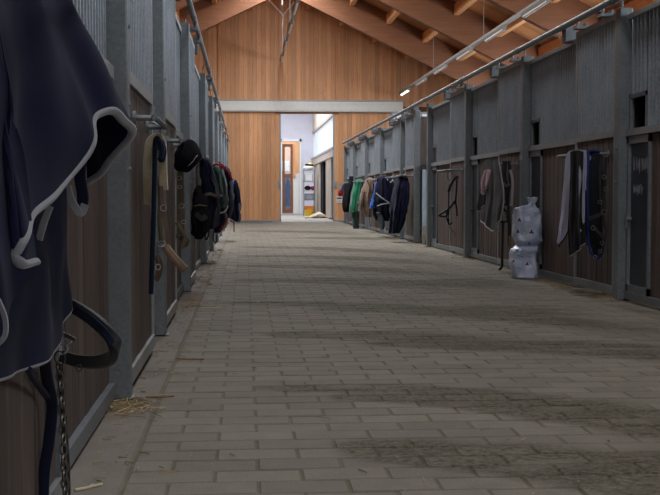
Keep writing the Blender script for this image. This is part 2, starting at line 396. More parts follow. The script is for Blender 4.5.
def crgrid(grid, nu, nv):
    rows = []
    for r in grid:
        m = len(r); out = []
        for k in range(nu+1):
            t = k/nu*(m-1); i = min(int(t), m-2); f = t-i
            a, b, c, d = r[max(i-1,0)], r[i], r[i+1], r[min(i+2,m-1)]
            out.append(0.5*((2*b)+(c-a)*f+(2*a-5*b+4*c-d)*f*f+(3*b-a-3*c+d)*f**3))
        rows.append(out)
    cols = []
    m = len(rows)
    for k in range(nv+1):
        t = k/nv*(m-1); i = min(int(t), m-2); f = t-i; line = []
        for j in range(nu+1):
            a, b, c, d = rows[max(i-1,0)][j], rows[i][j], rows[i+1][j], rows[min(i+2,m-1)][j]
            line.append(0.5*((2*b)+(c-a)*f+(2*a-5*b+4*c-d)*f*f+(3*b-a-3*c+d)*f**3))
        cols.append(line)
    return cols
def cloth(name, grid, mat, parent=None, nu=40, nv=26, th=0.008, amp=0.01, freq=5.0, ph=0.0, seed=0, flutter=0.006, org=None):
    """draped sheet through a grid of world points (rows run downwards), with folds, thickness and closed hems"""
    g = crgrid(grid, nu, nv); nrm = []
    for i in range(nv+1):
        row = []
        for j in range(nu+1):
            du = g[i][min(j+1,nu)]-g[i][max(j-1,0)]; dv = g[min(i+1,nv)][j]-g[max(i-1,0)][j]
            n = du.cross(dv); row.append(n.normalized() if n.length > 1e-9 else Vector((0,-1,0)))
        nrm.append(row)
    A = []
    for i in range(nv+1):
        row = []
        for j in range(nu+1):
            u, v = j/nu, i/nv; k = v**0.7
            d = amp*k*(sin(2*pi*freq*u+ph+1.2*sin(3*v+ph))+0.5*sin(2*pi*freq*1.9*u+2*ph+2*v))
            d += flutter*noise.noise(g[i][j]*7+Vector((seed, 0, 0)))
            row.append(g[i][j]+nrm[i][j]*d)
        A.append(row)
    mb = MB(); W = nu+1; H = nv+1
    vs = [A[i][j]+nrm[i][j]*th/2 for i in range(H) for j in range(W)]+[A[i][j]-nrm[i][j]*th/2 for i in range(H) for j in range(W)]
    o = W*H; fs = []
    for i in range(nv):
        for j in range(nu):
            a, b, c, d = i*W+j, i*W+j+1, (i+1)*W+j+1, (i+1)*W+j
            fs += [(a, d, c, b), (o+a, o+b, o+c, o+d)]
    for j in range(nu): fs += [(j, j+1, o+j+1, o+j), (nv*W+j+1, nv*W+j, o+nv*W+j, o+nv*W+j+1)]
    for i in range(nv): fs += [((i+1)*W, i*W, o+i*W, o+(i+1)*W), (i*W+nu, (i+1)*W+nu, o+(i+1)*W+nu, o+i*W+nu)]
    mb.add(vs, fs)
    return mb.build(name, mat, parent, True, org), A
def lump(name, rings, mat, parent=None, nf=6, famp=0.14, n=28, seed=0, sub=4, org=None, tw=0.6):
    """hanging bundle of cloth: closed loft of folded cross-sections; ring = (px, py, Y, half width px, half depth m)"""
    cen = smooth_path([P(r[0], r[1], r[2]) for r in rings], sub)
    m = len(rings); out = []
    def lerp(k, t):
        i = min(int(t), m-2); f = t-i; f = f*f*(3-2*f); return rings[i][k]*(1-f)+rings[i+1][k]*f
    for q, c in enumerate(cen):
        t = q/sub; hw = lerp(3, t)*lerp(2, t)/F; hd = lerp(4, t); ring = []
        v = q/max(1, len(cen)-1)
        for j in range(n):
            a = 2*pi*j/n
            k = 1+famp*1.7*(0.3+0.7*v)*((1-2*abs(sin(nf*a/2+seed+tw*sin(4*v+seed))))*0.7+0.5*sin((nf*2-1)*a+2*seed+v*2))
            p = c+Vector((hw*cos(a)*k, hd*sin(a)*k, 0))
            p += Vector((1, 0.7, 1))*(0.022*noise.noise(p*9+Vector((seed*3.1, 0, 0)))+0.012*noise.noise(p*22))
            ring.append(p)
        out.append(ring)
    return MB().loft(out).build(name, mat, parent, True, org)

# ------------------------------------------------------------------ floor
XL, XR = -0.335, 2.90
FARY = 33.0
floor = MB().box(-5.1, 7.2, -7, FARY+0.2, -0.2, -0.004).build('floor', JOINT); tag(floor, kind='structure')
BW, BR, GAP = 0.249, 0.1285, 0.007
Yrow0 = 3.051
def row_bricks(k):
    y0 = Yrow0+k*BR; off = -0.090 if k % 2 == 0 else -0.215
    x = off-math.ceil((off-XL)/BW)*BW; out = []
    while x < XR:
        a, b = max(x, XL), min(x+BW, XR)
        if b-a > 0.03: out.append((a+GAP/2, b-GAP/2, y0+GAP/2, y0+BR-GAP/2))
        x += BW
    return out
def brick_mb(a, b, c, d, z, mb=None):
    mb = mb or MB(); e = 0.004
    vs = [(a,c,-0.03),(b,c,-0.03),(b,d,-0.03),(a,d,-0.03),(a,c,z-e),(b,c,z-e),(b,d,z-e),(a,d,z-e),(a+e,c+e,z),(b-e,c+e,z),(b-e,d-e,z),(a+e,d-e,z)]
    fs = [(0,1,5,4),(1,2,6,5),(2,3,7,6),(3,0,4,7),(4,5,9,8),(5,6,10,9),(6,7,11,10),(7,4,8,11),(8,9,10,11)]
    return mb.add(vs, fs)
rest = MB(); count = 0; brickmesh = {}
for k in range(-76, 233):
    for (a, b, c, d) in row_bricks(k):
        jit = RND.uniform(-0.0025, 0.0015)
        if -3 <= k and count < 296:
            cx, cy = (a+b)/2, (c+d)/2
            key = round(b-a, 3)
            if key not in brickmesh: brickmesh[key] = brick_mb(a-cx, b-cx, c-cy, d-cy, 0).mesh('brick', PAVER)
            o = piece('brick', brickmesh[key], floor, (cx, cy, jit)); o.rotation_euler = (RND.uniform(-.004,.004), RND.uniform(-.004,.004), RND.uniform(-.006,.006)); count += 1
        else: brick_mb(a, b, c, d, jit, rest)
r_ = rest.build('paving', PAVER, floor); tag(r_, kind='stuff')
kerb = thing('trim_1', (-0.43, 10, 0), kind='structure')
y = -6.9
while y < FARY-0.2:
    L = 3.96
    MB().bbox(-0.60, XL-0.006, y+0.006, min(y+L, FARY)-0.006, -0.1, 0.004, 0.008).build('kerb_slab', KERB, kerb); y += L

# ------------------------------------------------------------------ outer walls
wr = MB().box(7.0, 7.2, -7, FARY, 0, 2.55).box(7.0, 7.2, -7, FARY, 3.75, 4.05)
for k in range(11): wr.box(7.0, 7.2, -7+4*k-0.1, -7+4*k+0.1, 2.55, 3.75)
tag(wr.build('wall_right', DARKPINE), kind='structure')
tag(MB().box(-5.1, -4.9, -7, FARY, 0, 4.05).build('wall_left', DARKPINE), kind='structure')
wb = MB().box(-5.1, -0.5, -7.2, -7, 0, 4).box(2.9, 7.2, -7.2, -7, 0, 4).box(-0.5, 2.9, -7.2, -7, 3.3, 6.0)
tag(wb.build('wall_back', DARKPINE), kind='structure')
for k in range(10):
    y0 = -7+4*k+0.1; wn = thing('window_%d' % (k+1), (7.1, y0+1.9, 2.55), kind='structure')
    MB().box(7.09, 7.10, y0, y0+3.8, 2.55, 3.75).build('pane', GLASS, wn)
    fr = MB().box(7.05, 7.15, y0, y0+3.8, 2.55, 2.62).box(7.05, 7.15, y0, y0+3.8, 3.68, 3.75)
    for q in range(4): fr.box(7.05, 7.15, y0+q*1.25, y0+q*1.25+0.05, 2.62, 3.68)
    fr.build('window_frame', WHITEP, wn)

# ------------------------------------------------------------------ roof
ceil = thing('ceiling', (RX, 13, 6.9), kind='structure')
def zr(x): return RZ0-SL*abs(x-RX)              # rafter underside
RAFT = [29.2-4.45*k for k in range(9)]
for yv in RAFT:
    for s in (-1, 1):
        xe = 7.0 if s > 0 else -4.9
        mb = MB(); xs = [RX, xe]
        vs = []
        for x in xs:
            for yy in (yv, yv+0.2):
                vs += [(x, yy, zr(x)), (x, yy, zr(x)+DK)]
        mb.add(vs, [(0,1,5,4),(2,6,7,3),(0,4,6,2),(1,3,7,5),(0,2,3,1),(4,5,7,6)])
        mb.build('rafter', GLULAM, ceil)
edges = [FARY]+RAFT+[-7]
for b in range(len(edges)-1):
    ya = edges[b+1]+(0.2 if edges[b+1] > -6.9 else 0); yb = edges[b]
    if yb-ya < 0.3: continue
    for s in (-1, 1):
        for k in range(7):
            dx = 0.84+0.97*k; x = RX+s*dx
            if x > 6.9 or x < -4.8: continue
            z1 = zr(x)+DK-0.04; z0 = z1-0.24
            pu = MB().box(x-0.06, x+0.06, ya, yb, z0, z1).build('purlin', PURLIN, ceil)
            if b < len(edges)-2:
                hm = MB().box(x-0.075, x+0.075, ya-0.004, ya+0.10, z0-0.012, z0+0.002).box(x-0.078, x-0.06, ya-0.004, ya+0.1, z0-0.012, z0+0.13).box(x+0.06, x+0.078, ya-0.004, ya+0.1, z0-0.012, z0+0.13)
                # the boot is seen against the rafter the purlin lands on
                hm.build('hanger', PIPE, pu)
for s in (-1, 1):
    xe = 7.4 if s > 0 else -5.3
    for (ya, yb, dx0) in ((-7.2, 1.4, 0.0), (1.4, 5.6, 0.62), (5.6, 14.9, 0.0), (14.9, 30.2, 0.62), (30.2, FARY+0.2, 0.0)):
        x0 = RX+s*dx0; mb = MB(); vs = []
        for x in (x0, xe):
            for yy in (ya, yb): vs += [(x, yy, zr(x)+DK), (x, yy, zr(x)+DK+0.12)]
        mb.add(vs, [(0,1,5,4),(2,6,7,3),(0,4,6,2),(1,3,7,5),(0,2,3,1),(4,5,7,6)])
        mb.build('roof_boarding', DECK, ceil)
sk = thing('window_11', (RX, 8, 6.8), kind='structure')  # unseen roof glazing, laid out to light the far end most
for (ya, yb, nb) in ((1.4, 5.6, 3), (14.9, 30.2, 9)):
    for k in range(nb):
        yk = ya+(yb-ya)*k/(nb-1)
        for s in (-1, 1):
            MB().tube([(RX, yk, zr(RX)+DK+0.05), (RX+s*0.66, yk, zr(RX+0.66)+DK+0.05)], 0.025, n=6).build('glazing_bar', WHITEP, sk)
    for s in (-1, 1):
        vs = []
        for x in (RX, RX+s*0.66):
            for yy in (ya, yb): vs += [(x, yy, zr(x)+DK+0.07), (x, yy, zr(x)+DK+0.08)]
        MB().add(vs, [(0,1,5,4),(2,6,7,3),(0,4,6,2),(1,3,7,5),(0,2,3,1),(4,5,7,6)]).build('pane', GLASS, sk)

# ------------------------------------------------------------------ gable wall, track beam and sliding door leaves
gab = thing('wall_far', (RX, FARY, 0), kind='structure')
def zd(x): return zr(x)+DK
def slab(x0, x1, y0, y1, z0, fz):
    mb = MB(); mid = [x0]+([RX] if x0 < RX < x1 else [])+[x1]
    vs = []
    for x in mid: vs += [(x,y0,z0),(x,y1,z0),(x,y0,fz(x)),(x,y1,fz(x))]
    fs = []
    for i in range(len(mid)-1):
        a = i*4; b = a+4; fs += [(a,b,b+2,a+2),(a+1,a+3,b+3,b+1),(a,a+1,b+1,b),(a+2,b+2,b+3,a+3)]
    e = (len(mid)-1)*4; fs += [(0,2,3,1),(e,e+1,e+3,e+2)]
    return mb.add(vs, fs)
OX0, OX1, OZ = 0.80, 2.95, 3.24
slab(-5.1, 7.2, FARY+0.02, FARY+0.2, OZ+0.03, zd).build('gable_backing', DARKPINE, gab)
MB().box(-5.1, OX0, FARY+0.02, FARY+0.2, 0, OZ+0.03).box(OX1, 4.42, FARY+0.02, FARY+0.2, 0, OZ+0.03).box(4.42, 5.62, FARY+0.02, FARY+0.2, 0, 2.98).box(5.62, 7.2, FARY+0.02, FARY+0.2, 0, OZ+0.03).build('gable_backing', DARKPINE, gab)
x = -4.88; bw = 0.131
while x < 6.85:
    slab(x+0.0025, x+bw-0.0025, FARY-0.004+RND.uniform(-0.004, 0.004), FARY+0.03, 3.45, zd).build('board', PINE, gab); x += bw
x = OX1+0.02
while x < 6.85:
    if not 4.35 < x < 5.6: MB().box(x+0.0025, x+bw-0.0025, FARY-0.004, FARY+0.03, 0, 3.4).build('board', PINE, gab)
    else: MB().box(x+0.0025, x+bw-0.0025, FARY-0.004, FARY+0.03, 0, 2.98).build('board', DARKPINE, gab)
    x += bw
x = -4.88
while x < OX0-0.1:
    MB().box(x+0.0025, x+bw-0.0025, FARY-0.004, FARY+0.03, 0, 3.4).build('board', PINE, gab); x += bw
for xb in (-2.44, -0.74, 1.06, 2.76, 4.43): slab(xb-0.035, xb+0.035, FARY-0.045, FARY, 3.6, zd).build('cover_strip', PINE, gab)
for s in (-1, 1):
    pass
tr = thing('trim_2', (1.9, FARY-0.1, 3.25), kind='structure')
MB().box(-0.90, 4.72, FARY-0.20, FARY-0.01, 3.27, 3.58).build('track_beam', WHITEMETAL, tr)
MB().box(-0.90, 4.72, FARY-0.23, FARY-0.19, 3.30, 3.45).build('track_profile', WHITEMETAL, tr)
MB().box(-0.90, 4.72, FARY-0.215, FARY-0.19, 3.50, 3.55).build('track_profile', WHITEMETAL, tr)
MB().box(-0.90, 4.72, FARY-0.22, FARY-0.0, 3.585, 3.62).build('track_flashing', GREYEDGE, tr)
MB().box(0.9, 2.8, FARY-0.14, FARY-0.02, 3.215, 3.265).build('track_underside', TWIG, tr)
def leaf(name, x0, x1, hx):
    d = thing(name, ((x0+x1)/2, FARY-0.1, 0), kind='structure')
    MB().box(x0, x1, FARY-0.07, FARY-0.05, 0.03, 3.26).build('door_core', DARKPINE, d)
    n = round((x1-x0-0.08)/0.13); b = (x1-x0-0.08)/n
    for k in range(n):
        xa = x0+0.04+k*b; MB().box(xa+0.0025, xa+b-0.0025, FARY-0.10+RND.uniform(-.003,.003), FARY-0.07, 0.05, 3.25).build('board', PINE, d)
    for xe in (x0, x1-0.04): MB().box(xe, xe+0.04, FARY-0.115, FARY-0.045, 0.02, 3.26).build('edge_profile', GREYEDGE, d)
    MB().box(x0, x1, FARY-0.115, FARY-0.045, 0.01, 0.06).build('edge_profile', GREYEDGE, d)
    h = MB().box(hx-0.05, hx+0.05, FARY-0.135, FARY-0.10, 1.0, 1.22).tube([(hx, FARY-0.14, 1.03), (hx, FARY-0.18, 1.06), (hx, FARY-0.18, 1.16), (hx, FARY-0.14, 1.19)], 0.012, n=8)
    h.build('handle', GREYEDGE, d); return d
leaf('door_1', -0.70, 1.075, 1.02); leaf('door_2', 2.63, 4.40, 2.70)
wg = thing('window_12', (5.0, FARY, 2.98), kind='structure')
MB().box(4.42, 5.62, FARY+0.05, FARY+0.06, 2.98, OZ+0.03).build('pane', DAYPANE, wg)
mb = MB().box(4.40, 5.64, FARY-0.03, FARY+0.1, 2.93, 3.0).box(4.40, 5.64, FARY-0.03, FARY+0.1, OZ, OZ+0.06)
for k in range(5): mb.box(4.42+k*0.29, 4.46+k*0.29, FARY-0.02, FARY+0.1, 2.98, OZ)
mb.build('window_frame', WHITEMETAL, wg)

# ------------------------------------------------------------------ hall behind the doorway
HB = 46.0
tag(MB().box(-4.3, 6.5, FARY+0.2, HB+6, -0.2, -0.004).build('floor', HALLFLOOR), kind='structure')
def hx_(px, py, Y): return P(px, py, Y)
dl, dr = P(282, 200, HB).x, P(299.5, 200, HB).x; dt = P(290, 141.5, HB).z
mb = MB().box(-4.3, dl, HB, HB+0.2, 0, 5.2).box(dr, 3.0, HB, HB+0.2, 0, 5.2).box(dl, dr, HB, HB+0.2, dt, 5.2)
tag(mb.build('wall_hall_back', WHITEWALL), kind='structure')
tag(MB().box(-4.3, -4.1, FARY+0.2, HB, 0, 5.2).build('wall_hall_left', WHITEWALL), kind='structure')
tag(MB().box(-4.3, 3.1, FARY+0.2, HB+0.2, 5.2, 5.3).build('ceiling_hall', WHITEWALL), kind='structure')
HX = 2.86
wh = thing('wall_hall_right', (HX, 40, 0), kind='structure')
MB().box(HX, HX+0.2, FARY+0.2, HB, 3.40, 5.2).build('cladding_backing', CREAM, wh)
yy = FARY+0.2
while yy < HB-0.1:
    MB().box(HX-0.03, HX, yy+0.03, yy+1.25, 3.46, 5.2).build('cladding_panel', CREAM, wh); yy += 1.28
MB().box(HX-0.05, HX+0.2, FARY+0.2, HB, 3.36, 3.44).build('ledge', GREYWOOD, wh)
MB().box(HX-0.08, HX+0.2, FARY+0.2, HB, 2.02, 2.32).build('lintel', GREYWOOD, wh)
MB().box(HX-0.10, HX, FARY+0.2, HB, 2.26, 2.33).build('lintel_track', GREYEDGE, wh)
MB().box(HX+0.1, HX+0.2, 35.8, 40.6, 0, 2.02).build('opening_shade_slab', BLACKFAB, wh)  # black slab stands in for the shade inside the doorway
MB().box(HX, HX+0.2, 44.2, HB, 0, 2.02).build('pier', GREYWOOD, wh)
MB().box(HX-0.02, HX+0.2, FARY+0.2, 35.4, 0, 2.02).build('pier', GREYWOOD, wh)
MB().box(HX+0.02, HX+0.2, 40.6, 44.2, 0, 2.02).build('opening_shade_slab', BLACKFAB, wh)  # second black slab, again the doorway's shade put into colour
w13 = thing('window_13', (HX, 40, 2.33), kind='structure')
MB().box(HX+0.04, HX+0.06, FARY+0.3, HB-0.05, 2.33, 3.36).build('pane', DAYPANE, w13)
mb = MB().box(HX-0.01, HX+0.1, FARY+0.2, HB, 2.32, 2.37).box(HX-0.01, HX+0.1, HB-0.08, HB, 2.33, 3.36); mb.build('window_frame', WHITEP, w13)
d3 = thing('door_3', (HX, 38, 0), kind='structure')
for (ya, yb) in ((36.0, 38.3), (41.6, 43.2)):
    lf = MB().box(HX-0.05, HX, ya, yb, 0.04, 2.02).build('door_leaf', GREYWOOD, d3)
    for k in range(3):
        q = ya+(yb-ya)*(k+0.5)/3; MB().box(HX-0.065, HX-0.045, q-0.05, q+0.05, 0.1, 1.98).build('batten', GREYWOOD, lf)
# glazed inner door at the hall's back
d4 = thing('door_4', ((dl+dr)/2, HB, 0), kind='structure')
fr = MB().box(dl-0.08, dl, HB-0.05, HB+0.2, 0, dt+0.1).box(dr, dr+0.08, HB-0.05, HB+0.2, 0, dt+0.1).box(dl-0.08, dr+0.08, HB-0.05, HB+0.2, dt, dt+0.1)
fr.build('door_frame', WHITEP, d4)
lr = P(293, 200, HB).x
lf = MB().box(dl+0.02, dl+0.12, HB+0.06, HB+0.12, 0.05, dt-0.1).box(lr-0.1, lr, HB+0.06, HB+0.12, 0.05, dt-0.1).box(dl+0.12, lr-0.1, HB+0.065, HB+0.115, 0.05, 0.2).box(dl+0.12, lr-0.1, HB+0.065, HB+0.115, 1.55, 1.68).box(dl+0.12, lr-0.1, HB+0.065, HB+0.115, dt-0.22, dt-0.1).build('door_leaf', GLULAM, d4)
MB().box(dl+0.1, lr-0.08, HB+0.085, HB+0.095, 0.2, 1.55).build('pane', DARKGLASS, lf)
MB().box(dl+0.1, lr-0.08, HB+0.085, HB+0.095, 1.68, dt-0.22).build('pane', GLASS, lf)
MB().box(lr+0.02, lr+0.10, HB+0.02, HB+0.2, 1.55, dt-0.1).build('reveal', PINE, d4)
MB().box(lr+0.02, dr, HB+0.10, HB+0.2, 0.02, 1.7).build('reveal', WHITEP, d4)
mb = MB().box(dl-0.4, dr+0.4, HB+2.4, HB+2.5, 0, 3.4); tag(mb.build('wall_lobby', PINE), kind='structure')
MB().box(dl+0.05, lr-0.05, HB+2.3, HB+2.38, 1.85, 2.3).build('pale_notice', WHITEP, None).name = 'notice_board'
tag(bpy.data.objects['notice_board'], 'white board on the orange lobby wall seen through the glazed door', 'notice board')
daylight('lobby_fill', (dl+0.3, HB+1.3, 3.3), (0, 0, 0), 0.8, 1.5, 26, (1, 0.97, 0.92))  # added lamp that brightens the lobby, no window is built there
cb = thing('coat', (dl+0.4, HB+0.3, 0.5), 'blue coat hanging behind the glazed inner door', 'coat')
lump('coat_body', [(288, 180, HB+0.24, 1.2, 0.05), (287.5, 186, HB+0.24, 2.6, 0.1), (287, 197, HB+0.24, 3.0, 0.12), (287, 206, HB+0.24, 3.4, 0.12)], BLUEFAB, cb, seed=3)
MB().tube([P(288, 180, HB+0.24), Vector((dl+0.25, HB+0.11, 1.61))], 0.02).build('hanging_loop', BLUEFAB, cb)

# metal rack with things on it
ry = 42.0
rx0, rx1 = P(303.5, 200, ry).x, P(315.6, 200, ry).x; rd = 0.42
rk = thing('storage_rack', ((rx0+rx1)/2, ry, 0), 'grey metal storage rack with four loaded shelves in the hall', 'rack')
for xx in (rx0, rx1-0.035):
    for yv in (ry, ry+rd): MB().box(xx, xx+0.035, yv-0.02, yv+0.02, 0, 1.80).build('upright', GREYEDGE, rk)
shz = [0.18, 0.62, 0.98, 1.33, 1.76]
for z in shz: MB().box(rx0, rx1, ry-0.02, ry+rd+0.02, z-0.035, z).build('shelf', GREYEDGE, rk)
def crate(name, x0, x1, z, h, mat, label, cat):
    t = thing(name, ((x0+x1)/2, ry+0.2, z), label, cat)
    mb = MB(); e = 0.02
    mb.box(x0, x1, ry+0.03, ry+0.36, z, z+0.015).box(x0, x0+e, ry+0.03, ry+0.36, z, z+h).box(x1-e, x1, ry+0.03, ry+0.36, z, z+h).box(x0, x1, ry+0.03, ry+0.05, z, z+h).box(x0, x1, ry+0.34, ry+0.36, z, z+h)
    mb.build('crate_body', mat, t); MB().box(x0-0.008, x1+0.008, ry+0.015, ry+0.035, z+h-0.03, z+h).build('rim', mat, t); return t
crate('plastic_crate', rx0+0.05, rx1-0.05, shz[1], 0.24, GREYP, 'slate grey plastic crate on the rack above the orange crate', 'crate')
crate('plastic_crate', rx0+0.04, rx1-0.06, shz[0], 0.2, ORANGEP, 'orange plastic crate on the lowest rack shelf', 'crate')
crate('plastic_crate', rx0+0.05, rx1-0.12, shz[3], 0.30, WHITEP, 'white plastic box on the second highest rack shelf', 'box')
bn = thing('folded_cloth_pile', ((rx0+rx1)/2, ry+0.2, shz[4]), 'yellow and black cloths in a heap on top of the rack', 'cloth')
MB().sphere(((rx0+rx1)/2-0.02, ry+0.2, shz[4]+0.09), 0.2, 0.14, 0.09).build('cloth', WHITEP, bn, True)
MB().sphere(((rx0+rx1)/2+0.0, ry+0.2, shz[4]+0.19), 0.17, 0.12, 0.06).build('cloth', BLACKFAB, bn, True)
MB().sphere(((rx0+rx1)/2+0.03, ry+0.19, shz[4]+0.225), 0.11, 0.1, 0.045).build('cloth', YELLOW, bn, True)
tw = thing('towel_bundle', ((rx0+rx1)/2, ry+0.2, shz[2]), 'dark red and black bundle on the middle rack shelf', 'bundle')
MB().sphere((rx0+0.17, ry+0.2, shz[2]+0.09), 0.13, 0.14, 0.09).build('bundle', BLACKFAB, tw, True)
MB().sphere((rx0+0.36, ry+0.2, shz[2]+0.08), 0.09, 0.14, 0.08).build('bundle', PRINTR, tw, True)
def bucket(px, py, r, h, mat, label):
    c = G(px, py); t = thing('bucket', c, label, 'bucket'); prof = [(0.78, 0), (0.86, h*0.5), (1.0, h), (1.06, h), (1.06, h-0.03), (1.0, h-0.03)]
    o = [[c+Vector((r*a*cos(2*pi*j/20), r*a*sin(2*pi*j/20), z)) for j in range(20)] for a, z in [(0.76, 0), (0.88, h*.5), (1.0, h-0.02), (1.06, h-0.02), (1.06, h), (0.98, h), (0.86, h*.5), (0.74, 0.02)]]
    MB().loft(o).build('bucket_body', mat, t, True)
    MB().tube([c+Vector((r*1.06*cos(a), -0.02+r*0.25*sin(a), h-0.02-0.12*sin(a))) for a in [pi*k/10 for k in range(11)]], 0.007, n=6).build('handle', STEELBR, t)
bucket(309.5, 217.4, 0.19, 0.26, YELLOW, 'yellow bucket standing before the metal rack')
c = G(317, 218)
sk_ = thing('empty_sack', c, 'crumpled cream sack lying on the hall floor by the yellow bucket', 'sack')
rings = []
for i in range(13):
    t = i/12; xx = -0.34+0.68*t; hh = 0.02+0.22*sin(pi*min(1, t**1.2))**0.8*(0.55+0.45*t); dd = 0.06+0.16*sin(pi*t)**0.7
    rings.append([c+Vector((xx, dd*cos(a)*(1+0.12*sin(5*a+i)), max(0.0, hh/2+hh/2*sin(a)*(1+0.2*sin(3*a+i*1.3))))) for a in [2*pi*j/16 for j in range(16)]])
MB().loft(rings).build('sack_body', CREAMSACK, sk_, True)
MB().sphere(c+Vector((-0.36, 0, 0.03)), 0.09, 0.1, 0.035).build('sack_mouth', CREAMSACK, sk_, True)
for i, (dx, mt) in enumerate(((0, BLACKFAB), (0.12, BLACKFAB))):
    c = G(298+i*1.8, 213.8); sh = thing('shoe', c, 'small black shoe on the hall floor beside the white door frame', 'shoe', 'shoes by the inner door')
    MB().sphere(c+Vector((0, 0, 0.045)), 0.05, 0.14, 0.045).build('upper', mt, sh, True)
    MB().sphere(c+Vector((0, 0.07, 0.10)), 0.045, 0.06, 0.06).build('ankle', mt, sh, True)
    MB().box(c.x-0.05, c.x+0.05, c.y-0.13, c.y+0.13, 0, 0.018).build('sole', WHITEP, sh)

# ------------------------------------------------------------------ stall fronts
def ribbed(mb, mapf, u0, u1, z0, z1, w0, pitch=0.072, dep=0.008):
    n = max(1, round((u1-u0)/pitch)); p = (u1-u0)/n; prof = []
    for k in range(n):
        a = u0+k*p; prof += [(a, 0), (a+p*0.42, 0), (a+p*0.55, dep), (a+p*0.87, dep)]
    prof.append((u1, 0)); vs = []; fs = []
    for (u, dw) in prof: vs += [mapf(u, w0+dw, z0), mapf(u, w0+dw, z1)]
    for i in range(len(prof)-1): fs.append((2*i, 2*i+2, 2*i+3, 2*i+1))
    m = len(vs)
    for (u, dw) in prof: vs += [mapf(u, w0+dw-0.004, z0), mapf(u, w0+dw-0.004, z1)]
    for i in range(len(prof)-1): fs.append((m+2*i, m+2*i+1, m+2*i+3, m+2*i+2))
    mb.add(vs, fs)
def grille(parent, mapf, spans, w0, pitch=0.072):
    mb = MB()
    for (u0, u1, z0, z1) in spans:
        n = max(1, round((u1-u0)/pitch)); p = (u1-u0)/n
        for k in range(n):
            a = mapf(u0+(k+0.5)*p-0.009, w0, z0); b = mapf(u0+(k+0.5)*p+0.009, w0+0.022, z1); mb.box(a.x, b.x, a.y, b.y, a.z, b.z)
    tag(mb.build('grille_bars', BARG, parent), kind='stuff')
plankmesh = {}
XPL, XPR = -0.447, 2.80
ZB, ZM, ZT = 0.075, 1.27, 2.13
